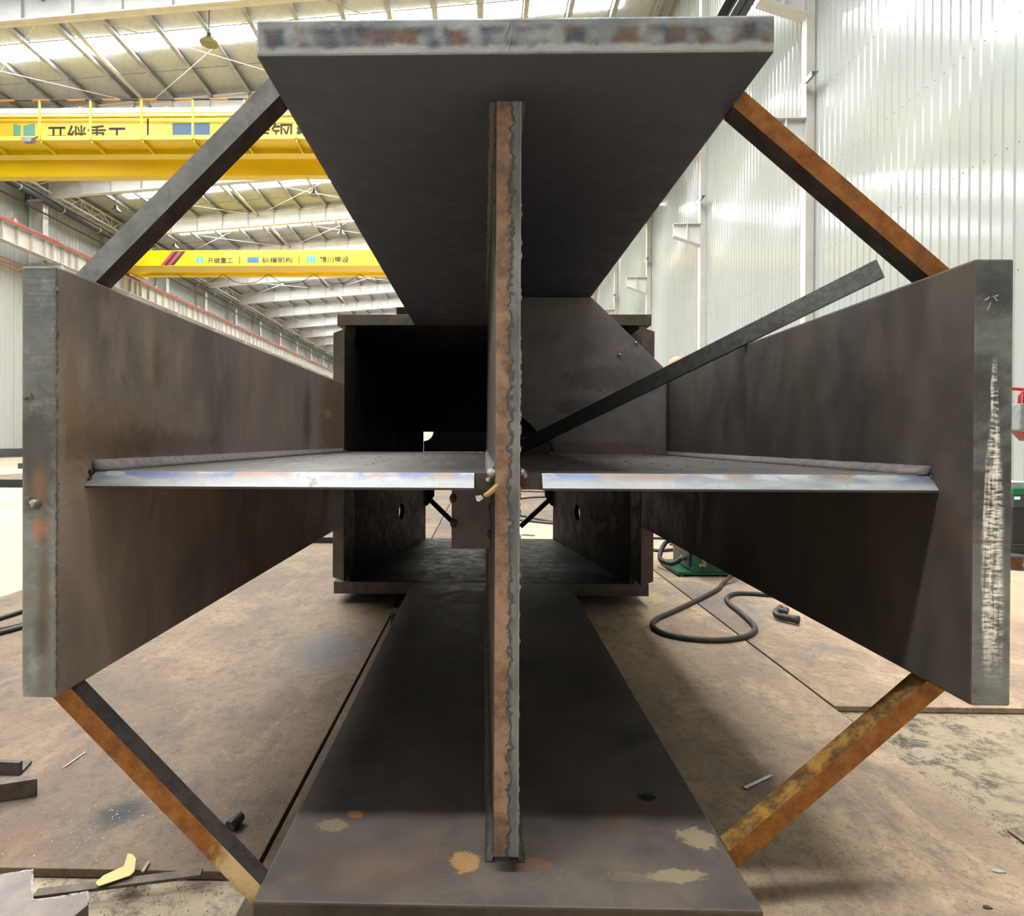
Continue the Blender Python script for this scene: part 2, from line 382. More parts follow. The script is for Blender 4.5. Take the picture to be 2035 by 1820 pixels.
M['shade'] = plain('lamp_shade_metal', (.30, .31, .32), .35, .6)

# ------------------------------------------------------------------ mesh helpers
def quadface(bm, vs_, mi=0):
    try:
        f = bm.faces.new(vs_); f.material_index = mi; return f
    except ValueError: return None
def box(bm, x0, x1, y0, y1, z0, z1, mi=0):
    vs_ = [bm.verts.new((x, y, z)) for x in (x0, x1) for y in (y0, y1) for z in (z0, z1)]
    for a in ((0, 1, 3, 2), (4, 6, 7, 5), (0, 4, 5, 1), (2, 3, 7, 6), (0, 2, 6, 4), (1, 5, 7, 3)):
        quadface(bm, [vs_[i] for i in a], mi)
def prism(bm, pts, vec, mi=0):
    vec = V(vec); a = [bm.verts.new(p) for p in pts]; b = [bm.verts.new(V(p)+vec) for p in pts]
    quadface(bm, a, mi); quadface(bm, list(reversed(b)), mi)
    n = len(pts)
    for i in range(n): quadface(bm, [a[i], b[i], b[(i+1) % n], a[(i+1) % n]], mi)
def holed(bm, outer, holes, vec, mi=0):
    """flat plate with holes, extruded by vec"""
    vec = V(vec); es = []; loops = []
    for lp in [outer]+holes:
        vv = [bm.verts.new(p) for p in lp]; loops.append(vv)
        for i in range(len(vv)): es.append(bm.edges.new((vv[i], vv[(i+1) % len(vv)])))
    g = bmesh.ops.triangle_fill(bm, edges=es, use_beauty=True)
    fs = [f for f in g['geom'] if isinstance(f, bmesh.types.BMFace)]
    ex = bmesh.ops.extrude_face_region(bm, geom=fs)
    bmesh.ops.translate(bm, verts=[v for v in ex['geom'] if isinstance(v, bmesh.types.BMVert)], vec=vec)
def tube(bm, pts, r, n=8, mi=0, caps=True):
    pts = [V(p) for p in pts]; rings = []
    up = V((0, 0, 1)); prev = None
    for i, p in enumerate(pts):
        t = (pts[min(i+1, len(pts)-1)]-pts[max(i-1, 0)]).normalized()
        if prev is None:
            a = t.cross(up if abs(t.z) < .9 else V((1, 0, 0))).normalized()
        else:
            a = (prev-t*prev.dot(t)).normalized()
        prev = a; b = t.cross(a)
        rr = r[i] if isinstance(r, (list, tuple)) else r
        rings.append([bm.verts.new(p+a*(rr*math.cos(2*PI*k/n))+b*(rr*math.sin(2*PI*k/n))) for k in range(n)])
    for i in range(len(rings)-1):
        for k in range(n):
            quadface(bm, [rings[i][k], rings[i+1][k], rings[i+1][(k+1) % n], rings[i][(k+1) % n]], mi)
    if caps:
        quadface(bm, list(reversed(rings[0])), mi); quadface(bm, rings[-1], mi)
def beam(bm, p0, p1, w_, d_, side, mi=0):
    """rectangular bar p0-p1; w_ along side (made perpendicular), d_ along the third axis; p0,p1 on its centre line"""
    p0, p1 = V(p0), V(p1); t = (p1-p0).normalized()
    s = V(side); s = (s-t*s.dot(t)).normalized(); q = t.cross(s)
    prism(bm, [p0+s*(a*w_/2)+q*(b*d_/2) for a, b in ((-1, -1), (1, -1), (1, 1), (-1, 1))], p1-p0, mi)
def spline(pts, n=8):
    pts = [V(p) for p in pts]; out = []
    for i in range(len(pts)-1):
        p0 = pts[max(i-1, 0)]; p1 = pts[i]; p2 = pts[i+1]; p3 = pts[min(i+2, len(pts)-1)]
        for k in range(n):
            t = k/n
            out.append(.5*((2*p1)+(p2-p0)*t+(2*p0-5*p1+4*p2-p3)*t*t+(3*p1-p0-3*p2+p3)*t**3))
    return out+[pts[-1]]
def BM(): return bmesh.new()
def obj(name, bm, mats, parent=None, origin=None, bevel=0, smooth=False, recalc=True):
    if recalc: bmesh.ops.recalc_face_normals(bm, faces=bm.faces[:])
    if bevel:
        es = [e for e in bm.edges if len(e.link_faces) == 2 and e.calc_face_angle(0) > .6]
        bmesh.ops.bevel(bm, geom=es, offset=bevel, segments=2, profile=.6, affect='EDGES', clamp_overlap=True)
    if origin is None:
        if parent is not None: origin = V(parent['_o'])
        else:
            xs = [v.co for v in bm.verts]
            lo = V([min(c[i] for c in xs) for i in range(3)]); hi = V([max(c[i] for c in xs) for i in range(3)])
            origin = V(((lo.x+hi.x)/2, (lo.y+hi.y)/2, lo.z))
    origin = V(origin)
    for v in bm.verts: v.co -= origin
    me = bpy.data.meshes.new(name); bm.to_mesh(me); bm.free()
    if smooth:
        for p in me.polygons: p.use_smooth = True
    for m in (mats if isinstance(mats, (list, tuple)) else [mats]): me.materials.append(m)
    o = bpy.data.objects.new(name, me); COL.objects.link(o)
    o['_o'] = tuple(origin)
    if parent is not None:
        o.parent = parent; o.location = origin-V(parent['_o'])
    else: o.location = origin
    return o
def front(o, idx, thr=.9):
    """faces that look towards -Y get material slot idx"""
    for p in o.data.polygons:
        if p.normal.y < -thr: p.material_index = idx
    return o
def tag(o, label, cat, group=None, kind=None):
    o['label'] = label; o['category'] = cat
    if group: o['group'] = group
    if kind: o['kind'] = kind
    return o
def struct(o): o['kind'] = 'structure'; return o
def thing(name, loc, label, cat, group=None):
    o = bpy.data.objects.new(name, None); COL.objects.link(o); o.location = loc; o['_o'] = tuple(loc)
    o.empty_display_size = .05
    return tag(o, label, cat, group)
def circle(c, r, a, b, n=20, t0=0, t1=2*PI):
    c, a, b = V(c), V(a), V(b)
    m = n if abs(t1-t0-2*PI) < 1e-6 else n+1
    return [c+a*(r*math.cos(t0+(t1-t0)*k/n))+b*(r*math.sin(t0+(t1-t0)*k/n)) for k in range(m)]
def wob_bead(bm, p0, p1, s1, s2, n=60, amp=.15, mi=0, corner=None):
    """a fillet weld between two plates: triangular bead along p0-p1 with legs s1, s2 and ripples"""
    p0, p1, s1, s2 = V(p0), V(p1), V(s1), V(s2); prev = None
    for i in range(n+1):
        p = p0+(p1-p0)*(i/n); k = 1+random.uniform(-amp, amp)
        mid = (s1+s2)*(.40*k)
        ring = [bm.verts.new(p), bm.verts.new(p+s1*k), bm.verts.new(p+mid), bm.verts.new(p+s2*k)]
        if prev:
            for q in range(4): quadface(bm, [prev[q], prev[(q+1) % 4], ring[(q+1) % 4], ring[q]], mi)
        else: quadface(bm, ring, mi)
        prev = ring
    quadface(bm, list(reversed(prev)), mi)

# ------------------------------------------------------------------ the hall
XR, XL, Y0, Y1 = 6.76, -23.3, -5.4, 102.6
GZ = -.02                                             # concrete lies a plate's thickness below the steel plates
def roof(x): return H+14.2+.077*(x+12.7)
GRID = [12.6+6*k for k in range(-3, 16)]

bm = BM(); box(bm, XL-.3, XR+.3, Y0, Y1, GZ-.3, GZ)
struct(obj('floor', bm, M['concrete'], origin=(0, 0, 0)))
bm = BM(); prism(bm, [(XL-.3, Y0, roof(XL-.3)), (XR+.3, Y0, roof(XR+.3)), (XR+.3, Y0, roof(XR)+.35), (XL-.3, Y0, roof(XL)+.25)], (0, Y1-Y0, 0))
struct(obj('ceiling', bm, M['ceiling'], origin=(0, 0, 0)))
def corrugated(name, x, ya, yb, z0, z1, pitch, depth, inward, mat, screws=()):
    bm = BM(); y = ya; prof = []
    n = int((yb-ya)/pitch)
    for i in range(n):
        b = ya+i*pitch
        prof += [(b, 0), (b+pitch*.50, 0), (b+pitch*.60, depth), (b+pitch*.90, depth)]
    prof.append((ya+n*pitch, 0))
    zs = [z0, z1]
    cols = [[bm.verts.new((x+inward*d, yy, z)) for z in zs] for yy, d in prof]
    for i in range(len(cols)-1): quadface(bm, [cols[i][0], cols[i+1][0], cols[i+1][1], cols[i][1]])
    bk = [bm.verts.new((x-inward*.12, yy, z)) for yy in (ya, ya+n*pitch) for z in zs]
    quadface(bm, [bk[0], bk[1], bk[3], bk[2]])
    for z, sa, sb in screws:
        k = 0
        while sa+k*pitch < sb:
            yy = ya+(round((sa-ya)/pitch)+k+.25)*pitch; k += 1
            p = V((x, yy, z)); r = .009
            tip = bm.verts.new(p+V((inward*.010, 0, 0)))
            rg = [bm.verts.new(p+V((inward*.001, r*math.cos(2*PI*q/6), r*math.sin(2*PI*q/6)))) for q in range(6)]
            for q in range(6): quadface(bm, [rg[q], rg[(q+1) % 6], tip], 1)
    return struct(obj(name, bm, [mat, M['black']], origin=(x, 0, GZ)))
corrugated('wall_right', XR, Y0, Y1, GZ, roof(XR), .18, .017, -1, M['wall_r'],
           [(H+z, 6.4, 40) for z in (2.19, 3.81, 5.44, 7.05, 8.66)])
corrugated('wall_left', XL, Y0, Y1, GZ, roof(XL), .30, .03, 1, M['wall_l'])
for nm, ya, mt in (('wall_back', Y1, 'wall_l'), ('wall_front', Y0-.2, 'wall_f')):
    bm = BM(); prism(bm, [(XL, ya, GZ), (XR, ya, GZ), (XR, ya, roof(XR)), (XL, ya, roof(XL))], (0, .2, 0))
    struct(obj(nm, bm, M[mt], origin=(0, ya, GZ)))
bm = BM(); box(bm, XL, XL+.18, Y0, Y1, GZ, GZ+.42); struct(obj('baseboard_left', bm, M['pipe']))
bm = BM(); box(bm, XR-.06, XR, Y0, Y1, GZ, GZ+.25); struct(obj('baseboard_right', bm, M['greywhite']))
# roof lights: one band of daylit sheet across each bay
for i, g in enumerate(GRID[:-1]):
    yc = g+2.82
    bm = BM()
    xa, xb = XL+3.2, XR-1.9
    prism(bm, [(xa, yc-.37, roof(xa)-.03), (xb, yc-.37, roof(xb)-.03), (xb, yc-.37, roof(xb)+.02), (xa, yc-.37, roof(xa)+.02)], (0, .74, 0))
    struct(obj('window_%d' % (i+1), bm, M['sky'], origin=(0, yc, roof(0))))
# portal rafters with web stiffeners
for g in GRID:
    if g < 6: continue
    bm = BM(); xa, xb = XL+.8, XR-.1
    zt = lambda x: roof(x)-.30
    zb = lambda x: roof(x)-1.10
    prism(bm, [(xa, g-.01, zb(xa)), (xb, g-.01, zb(xb)), (xb, g-.01, zt(xb)), (xa, g-.01, zt(xa))], (0, .02, 0))
    for z_, hh in ((zb, .035), (zt, .03)):
        prism(bm, [(xa, g-.15, z_(xa)), (xb, g-.15, z_(xb)), (xb, g-.15, z_(xb)+hh), (xa, g-.15, z_(xa)+hh)], (0, .30, 0))
    x = -12.8-1.575*6
    while x < xb:
        if x > xa: prism(bm, [(x-.012, g-.13, zb(x)), (x+.012, g-.13, zb(x)), (x+.012, g-.13, zt(x)), (x-.012, g-.13, zt(x))], (0, .26, 0))
        x += 1.575
    struct(obj('roof_rafter_beam', bm, M['greywhite'], origin=(-8, g, zb(-8))))
x = -12.8-1.575*6
while x < XR-.3:
    bm = BM(); z = roof(x)
    box(bm, x-.02, x+.02, Y0+.2, Y1-.2, z-.29, z-.03); box(bm, x-.02, x+.15, Y0+.2, Y1-.2, z-.30, z-.28); box(bm, x-.09, x+.02, Y0+.2, Y1-.2, z-.045, z-.03)
    struct(obj('roof_purlin_beam', bm, M['purlin'], origin=(x, 40, z-.3)))
    x += 1.575
# round strut tubes between rafters
for g in GRID[3:11]:
    bm = BM(); tube(bm, [(-13.75, g, roof(-13.75)-.42), (-13.75, g+6, roof(-13.75)-.42)], .075, 10)
    struct(obj('roof_strut_beam', bm, M['cream'], origin=(-13.75, g+3, roof(-13.75)-.5), smooth=True))
# thin tie rods
def rod(p0, p1, r=.013, mat='cream'):
    bm = BM(); tube(bm, [p0, p1], r, 6); return struct(obj('roof_tie_beam', bm, M[mat]))
for g in (18.6, 24.6, 30.6, 36.6, 42.6, 48.6):
    for xa in (-21.3, -13.75, -6.2):
        xb = xa+7.55
        rod((xa, g+.2, roof(xa)-.5), (xb, g+5.8, roof(xb)-.5)); rod((xb, g+.2, roof(xb)-.5), (xa, g+5.8, roof(xa)-.5))
for g in (18.6, 24.6, 30.6, 36.6):
    for dy in (1.0, 2.1, 4.2):
        rod((XL+1, g+dy, roof(XL+1)-.22), (XR-1, g+dy, roof(XR-1)-.22), .012, 'pipe')
# columns on the left wall
for g in GRID[4:]:
    bm = BM()
    box(bm, XL+.05, XL+.80, g-.012, g+.012, GZ, roof(XL)-.3)
    box(bm, XL+.77, XL+.80, g-.18, g+.18, GZ, roof(XL)-.3); box(bm, XL+.05, XL+.08, g-.18, g+.18, GZ, roof(XL)-.3)
    for z in (H+8.2, H+9.0): box(bm, XL+.08, XL+1.7, g-.13, g+.13, z, z+.03)
    prism(bm, [(XL+.8, g-.012, H+8.3), (XL+1.7, g-.012, H+8.6), (XL+1.7, g-.012, H+9.0), (XL+.8, g-.012, H+9.0)], (0, .024, 0))
    struct(obj('wall_column', bm, M['greywhite'], origin=(XL+.4, g, GZ)))
# crane runway along the left columns: one plate girder per bay
RX = -21.9
for i, g in enumerate(GRID[3:18]):
    bm = BM(); ya, yb = g+.02, g+5.98; z0, z1 = H+9.05, H+9.93
    box(bm, RX-.008, RX+.008, ya, yb, z0, z1)
    box(bm, RX-.2, RX+.2, ya, yb, z0-.03, z0); box(bm, RX-.22, RX+.22, ya, yb, z1-.02, z1+.01)
    k = .3
    while k < 5.9:
        box(bm, RX-.17, RX+.17, g+k-.008, g+k+.008, z0, z1); k += .9 if .9 < k < 4.6 else .55
    struct(obj('runway_beam', bm, M['cream'], origin=(RX, g+3, z0)))
bm = BM(); box(bm, RX+.10, RX+.26, GRID[3], Y1-.3, H+9.93, H+10.05)
tag(obj('conductor_rail', bm, M['redpaint']), 'long red conductor rail running along the top of the left runway girder', 'rail')
bm = BM(); box(bm, RX-.06, RX+.06, GRID[3], Y1-.3, H+10.03, H+10.16)
tag(obj('crane_rail', bm, M['tealrail']), 'pale teal crane rail above the red conductor rail at left', 'rail')
for k in range(17):
    bm = BM(); y = 27.6+3.0*k
    box(bm, RX+.02, RX+.20, y-.08, y+.08, H+10.05, H+10.20)
    struct(obj('rail_clip_trim', bm, M['whitelabel']))
# lattice eave girders, drain pipe, cable, orange pipes at the left wall
for g in GRID[5:16]:
    bm = BM(); X_ = XL+.75; za, zb_ = H+12.55, H+13.1
    for z in (za, zb_):
        for dx in (0, .5): beam(bm, (X_+dx, g+.2, z), (X_+dx, g+5.8, z), .07, .07, (0, 0, 1))
    n = 6
    for k in range(n):
        ya, yb = g+.3+5.4*k/n, g+.3+5.4*(k+1)/n
        for dx in (0, .5):
            beam(bm, (X_+dx, ya, za), (X_+dx, ya, zb_), .04, .04, (0, 1, 0))
            beam(bm, (X_+dx, ya, za if k % 2 else zb_), (X_+dx, yb, zb_ if k % 2 else za), .04, .04, (0, 0, 1))
        beam(bm, (X_, ya, za), (X_+.5, yb, za), .03, .03, (0, 0, 1))
    struct(obj('eave_lattice_beam', bm, M['greywhite'], origin=(X_, g+3, za)))
t = thing('drain_pipe', (XL+1.0, 28, H+12.3), 'thick dark drain pipe running under the eave lattice at left', 'pipe')
bm = BM(); tube(bm, [(XL+1.0, 26, H+12.13), (XL+1.0, 95, H+12.13)], .17, 10); obj('pipe_run', bm, M['pipe'], t, smooth=True)
for k in range(14):
    y = 28.5+3*k; bm = BM()
    ring = circle((XL+1.0, y, H+12.13), .18, (1, 0, 0), (0, 0, 1), 12)
    prism(bm, ring, (0, .05, 0)); obj('bracket', bm, M['greywhite'], t)
bm = BM(); tube(bm, spline([(XL+1.0, 30.0, H+12.05), (XL+.95, 29.2, H+11.65), (XL+.6, 29.6, H+11.5), (XL+.3, 30.0, H+11.8), (XL+.3, 30.0, H+12.4)]), .11, 8)
obj('elbow', bm, M['pipe'], t, smooth=True)
bm = BM(); tube(bm, [(XL+.95, 24, H+11.48), (XL+.95, 95, H+11.42)], .045, 6)
tag(obj('wall_cable', bm, M['black']), 'black cable strung along the left wall columns below the drain pipe', 'cable')
for k in range(3):
    bm = BM(); z = H+8.72-.22*k
    tube(bm, [(XL+.25, 20, z), (XL+.25, 31.4, z)], .04, 6)
    tag(obj('gas_pipe', bm, M['orange_pipe']), ('topmost', 'middle', 'lowest')[k]+' of three orange pipes on the left wall', 'pipe', 'orange pipes on the left wall')
# right wall columns with their brackets
for i, g in enumerate(GRID[3:10]):
    bm = BM(); box(bm, XR-.19, XR-.02, g-.10, g+.10, GZ, roof(XR)-.4)
    c = struct(obj('wall_column', bm, M['cream'], origin=(XR-.1, g, GZ)))
    def corbel(name, L, ztop, h0, h1, wd, mat, nst):
        bm = BM(); xa = XR-.19; xb = xa-L
        prism(bm, [(xa, g-.012, ztop-h0), (xb, g-.012, ztop-h1), (xb, g-.012, ztop), (xa, g-.012, ztop)], (0, .024, 0))
        box(bm, xb, xa, g-wd, g+wd, ztop, ztop+.02)
        prism(bm, [(xa, g-wd, ztop-h0), (xb, g-wd, ztop-h1), (xb, g-wd, ztop-h1-.02), (xa, g-wd, ztop-h0-.02)], (0, 2*wd, 0))
        for s in range(nst):
            xs_ = xa-L*(s+.55)/(nst+.1); hh = h0+(h1-h0)*(xa-xs_)/L
            box(bm, xs_-.01, xs_+.01, g-wd*.9, g+wd*.9, ztop-hh, ztop)
        obj(name, bm, M[mat], c)
    corbel('bracket', .80, H+6.62, .62, .34, .12, 'greywhite', 1)
    corbel('crane_bracket', .95, H+9.47, .72, .40, .16, 'greywhite', 1)
    bm = BM(); z = H+7.30
    prism(bm, [(XR-.19, g-.14, z), (XR-.19, g-.14, z+.008), (XR-.33, g-.14, z+.008), (XR-.33, g-.14, z)], (0, -.42, 0))
    prism(bm, [(XR-.33, g-.14, z), (XR-.325, g-.14, z), (XR-.325, g-.14, z-.10), (XR-.33, g-.14, z-.10)], (0, -.42, 0))
    obj('clip', bm, M['purlin'], c)
bm = BM(); box(bm, 5.62, 5.64, 6.7, 60, H+9.49, H+10.0); box(bm, 5.45, 5.81, 6.7, 60, H+9.49, H+9.52); box(bm, 5.43, 5.83, 6.7, 60, H+9.98, H+10.01)
struct(obj('runway_beam', bm, M['pipe']))  # dark colour stands in for shade on this right-hand girder

# ------------------------------------------------------------------ overhead cranes
def text_mesh(body, size, bold=.014):
    cu = bpy.data.curves.new('lettering', 'FONT'); cu.body = body; cu.size = size; cu.extrude = .004
    cu.align_x = 'LEFT'; cu.align_y = 'BOTTOM'; cu.offset = bold*size
    to = bpy.data.objects.new('lettering_tmp', cu); COL.objects.link(to)
    dg = bpy.context.evaluated_depsgraph_get(); dg.update()
    me = bpy.data.meshes.new_from_object(to.evaluated_get(dg)); bpy.data.objects.remove(to)
    return me
def lettering(parent, body, x, y, z, width, height, mat, name='lettering', bold=.006):
    """upright text facing -Y; its ink box starts at (x, z) and is width x height"""
    me = text_mesh(body, 1.0, bold)
    xs = [v.co.x for v in me.vertices]; ys = [v.co.y for v in me.vertices]
    if not xs: return None
    sx = width/(max(xs)-min(xs)); sy = height/(max(ys)-min(ys)); mx, my = min(xs), min(ys)
    po = V(parent['_o'])
    for v in me.vertices:
        v.co = V((x+(v.co.x-mx)*sx, y-v.co.z-.006, z+(v.co.y-my)*sy))-po
    me.materials.clear(); me.materials.append(M[mat])
    o = bpy.data.objects.new(name, me); COL.objects.link(o); o.parent = parent; o['_o'] = tuple(po)
    return o
def flatpart(parent, name, pts, y, mat):
    bm = BM(); prism(bm, [(a, y-.008, b) for a, b in pts], (0, .008, 0)); return obj(name, bm, M[mat], parent)

def pxz(u, v, Y): p = at(u, v, Y); return p.x, p.z
# near crane: twin box girders with a walkway and railing
CZ = H+10.2
t = thing('overhead_crane', (-8, 22.5, CZ), 'nearer yellow overhead crane with walkway and striped railing', 'crane')
xa, xb = RX-.3, 5.9
Ya = 21.4
bm = BM(); box(bm, xa, xb, Ya, Ya+.40, CZ, CZ+1.32); box(bm, xa, xb, Ya-.06, Ya+.46, CZ+1.32, CZ+1.36)
obj('front_girder', bm, M['yellow'], t)
bm = BM(); box(bm, xa, xb, Ya+1.76, Ya+2.16, CZ, CZ+1.32); obj('rear_girder', bm, M['yellow'], t)
bm = BM(); box(bm, xa+1, xb-1, Ya-.75, Ya-.001, CZ+.16, CZ+.18); g_ = obj('walkway', bm, M['yellow'], t)
bm = BM(); box(bm, xa+1, xb-1, Ya-.77, Ya-.75, CZ+.14, CZ+.29); obj('toe_board', bm, M['yellow_rail'], g_)
x0 = at(80, 230, Ya-.76).x; k = -5
while x0+k*1.78 < xb-1:
    x = x0+k*1.78; k += 1
    if x < xa+1.2: continue
    bm = BM(); beam(bm, (x, Ya-.79, CZ+.16), (x, Ya-.79, CZ+1.50), .06, .05, (1, 0, 0)); obj('post', bm, M['yellow_rail'], t)
    bm = BM(); beam(bm, (x+.02, Ya-.74, CZ+.11), (x+.02, Ya-.01, CZ+.03), .05, .10, (1, 0, 0)); obj('strut', bm, M['yellow'], t)
rl = BM(); tube(rl, [(xa+1, Ya-.79, CZ+1.05), (xb-1, Ya-.79, CZ+1.05)], .022, 6); obj('mid_rail', rl, M['yellow_rail'], t)
rl = BM(); x = xa+1; i = 0
while x < xb-1.1:
    tube(rl, [(x, Ya-.79, CZ+1.50), (min(x+.62, xb-1), Ya-.79, CZ+1.50)], .032, 8, i % 2); x += .62; i += 1
obj('hand_rail', rl, [M['black'], M['orange_strip']], t)
bm = BM(); box(bm, xa+.5, xb-.5, Ya+1.0, Ya+1.3, CZ+1.95, CZ+2.22); box(bm, xa+.5, xb-.5, Ya+.9, Ya+1.4, CZ+1.80, CZ+1.84)
x = xa+1
while x < xb-1: box(bm, x-.03, x+.03, Ya+.43, Ya+1.1, CZ+1.36, CZ+1.95); x += 3.2
obj('cable_tray', bm, M['whitelabel'], t)
for s in (xa-.05, xb-.35):
    bm = BM(); box(bm, s, s+.4, Ya-.6, Ya+2.8, CZ-.02, CZ+.62); obj('end_carriage', bm, M['yellow'], t)
for u, v in ((60, 281), (473, 275)):
    lp = at(u, v, Ya-.80); bm = BM()
    prism(bm, [lp+V(q) for q in ((-.17, 0, .07), (.17, 0, .07), (.19, 0, -.02), (.13, 0, -.09), (-.12, 0, -.09), (-.19, 0, -.02))], (0, -.18, 0))
    lo = obj('floodlight', bm, M['shade'], t)
    bm = BM(); beam(bm, lp+V((.05, -.05, .05)), lp+V((.3, .03, .2)), .03, .03, (0, 1, 0)); obj('arm', bm, M['pipe'], lo)
# emblem and lettering on the front girder (its lower half is hidden by the walkway)
yf = Ya-.004
zT = at(130, 249, Ya).z; ch = .80
for (ua, ub, va, vb) in ((27, 41, 246, 250), (47, 69, 250, 245)):
    xA, zA = pxz(ua, va, Ya); xB, zB = pxz(ub, vb, Ya)
    flatpart(t, 'emblem', [(xA, zA), (xB, zB), (xB, zT-ch), (xA, zT-ch)], yf, 'teal')
xA = at(95, 249, Ya).x; xB = at(251, 249, Ya).x
lettering(t, '开继重工', xA, yf, zT-ch, xB-xA, ch, 'ink')
xA = at(294, 240, Ya).x; flatpart(t, 'divider', [(xA-.03, at(294, 236, Ya).z), (xA+.03, at(294, 236, Ya).z), (xA+.03, zT-ch), (xA-.03, zT-ch)], yf, 'ink')
xA, z_ = pxz(343, 245, Ya); xB = at(417, 245, Ya).x; flatpart(t, 'emblem', [(xA, z_), (xB, z_), (xB, zT-ch), (xA, zT-ch)], yf, 'blue')
xA = at(448, 245, Ya).x; xB = at(627, 243, Ya).x; lettering(t, '纵横钢构', xA, yf, zT-ch+.04, xB-xA, ch, 'ink')
xA = at(668, 240, Ya).x; flatpart(t, 'divider', [(xA-.03, zT+.1), (xA+.03, zT+.1), (xA+.03, zT-ch), (xA-.03, zT-ch)], yf, 'ink')

# far crane
t = thing('overhead_crane', (-8, 36.5, CZ), 'farther yellow overhead crane with red and black stripes at its end', 'crane')
Yb = 35.2
def face(u, v): return pxz(u, v, Yb)
zt_, zb_ = face(500, 497)[1], face(500, 528)[1]
xe = face(240, 520)[0]; xs_ = face(298, 497)[0]
bm = BM(); prism(bm, [(xe, Yb, zb_+.02), (xe, Yb, zb_+.26), (xs_, Yb, zt_), (5.9, Yb, zt_), (5.9, Yb, zb_), (xe+.1, Yb, zb_)], (0, 1.4, 0))
obj('front_girder', bm, M['yellow'], t)
bm = BM(); prism(bm, [(xe-.3, Yb+1.9, zb_+.3), (xe+.2, Yb+1.9, zb_-.06), (5.9, Yb+1.9, zb_-.06), (5.9, Yb+1.9, zt_-.1), (xe+1, Yb+1.9, zt_-.1)], (0, .4, 0)); obj('rear_girder', bm, M['yellow'], t)
bm = BM(); box(bm, xe-.3, xe+.1, Yb-.4, Yb+2.7, H+10.16, H+10.7); obj('end_carriage', bm, M['yellow'], t)
bm = BM(); box(bm, 5.5, 5.9, Yb-.4, Yb+2.7, H+10.05, H+10.7); obj('end_carriage', bm, M['yellow'], t)
yf = Yb-.004
for k in range(4):
    a, b = 342.5+6.7*k, 319.5+6.6*k
    flatpart(t, 'stripe', [face(a, 499), face(a+6.7, 499), face(b+6.6, 527), face(b, 527)], yf, ('redstripe', 'black')[k % 2])
flatpart(t, 'emblem', [face(390.5, 511), face(396.5, 513), face(396.5, 522), face(390.5, 523.5)], yf, 'cyan')
flatpart(t, 'emblem', [face(398, 513), face(404, 511), face(404, 523.5), face(398, 522)], yf, 'cyan')
def ftext(body, ua, ub, va, vb, mat='ink', bd=.012):
    p, q = face(ua, vb), face(ub, va); lettering(t, body, p[0], yf, p[1], q[0]-p[0], q[1]-p[1], mat, bold=bd)
ftext('开继重工', 412.5, 463, 511.5, 523.5)
ftext('纵横钢构', 521, 581, 511, 522.5)
ftext('精川建设', 635.5, 693, 509.5, 522)
for u in (476, 594): flatpart(t, 'divider', [face(u-.7, 508.5), face(u+.7, 508.5), face(u+.7, 524), face(u-.7, 524)], yf, 'ink')
flatpart(t, 'emblem', [face(491.5, 511), face(514.5, 511), face(514.5, 521.8), face(491.5, 521.8)], yf, 'blue')
for k in range(3):
    a = 611.5+6.2*k; flatpart(t, 'emblem', [face(a, 509), face(a+4.8, 509), face(a+1.8, 522), face(a-3, 522)], yf, 'cyan')
for k in range(13):
    x = face(277+3.3*k, 531)[0]; bm = BM(); box(bm, x, x+.05, Yb+.12, Yb+.20, zb_-.006, zb_); obj('marking', bm, M['blue'], t)
bm = BM(); tube(bm, [(face(268, 531)[0], Yb+.16, zb_-.006), (face(268, 531)[0], Yb+.16, zb_)], .08, 12)
obj('emblem', bm, M['blue'], t)
bm = BM()
for k in range(6):
    x = -18.8+2.8*k
    tube(bm, spline([(x, Yb+1.6, zb_-.05), (x+.7, Yb+1.6, zb_-.50), (x+1.4, Yb+1.6, zb_-.62), (x+2.1, Yb+1.6, zb_-.5), (x+2.8, Yb+1.6, zb_-.05)], 5), .02, 5)
obj('festoon_cable', bm, M['pipe'], t)

# pendant lamps
def lamp(x, y, label):
    z = H+12.95+.077*(x+9)
    t = thing('pendant_lamp', (x, y, z), label, 'lamp', 'high bay lamps under the roof')
    bm = BM(); prof = [(.0, .32), (.07, .31), (.09, .20), (.24, .06), (.30, 0), (.27, .005), (.0, .06)]
    n = 16; rings = []
    for r, h in prof: rings.append([bm.verts.new((x+max(r, .002)*math.cos(2*PI*k/n), y+max(r, .002)*math.sin(2*PI*k/n), z+h)) for k in range(n)])
    for i in range(len(rings)-1):
        for k in range(n): quadface(bm, [rings[i][k], rings[i][(k+1) % n], rings[i+1][(k+1) % n], rings[i+1][k]])
    obj('lamp_shade', bm, M['shade'], t)
    bm = BM(); tube(bm, [(x, y, z+.3), (x, y, roof(x)+.01)], .018, 6); obj('rod', bm, M['pipe'], t)
lamp(-9, 19.6, 'dark cone lamp hanging before the large near skylight band')
lamp(-9, 31.8, 'grey cone lamp hanging close to the left edge of the top flange')
lamp(-19.6, 31.8, 'grey cone lamp just under the near crane, beside the left wall lattice')
lamp(-19.6, 37.9, 'grey cone lamp between the skewed grey brace and the far skylight band')
lamp(-9, 37.9, 'grey cone lamp above the far crane lettering, beside the top flange')

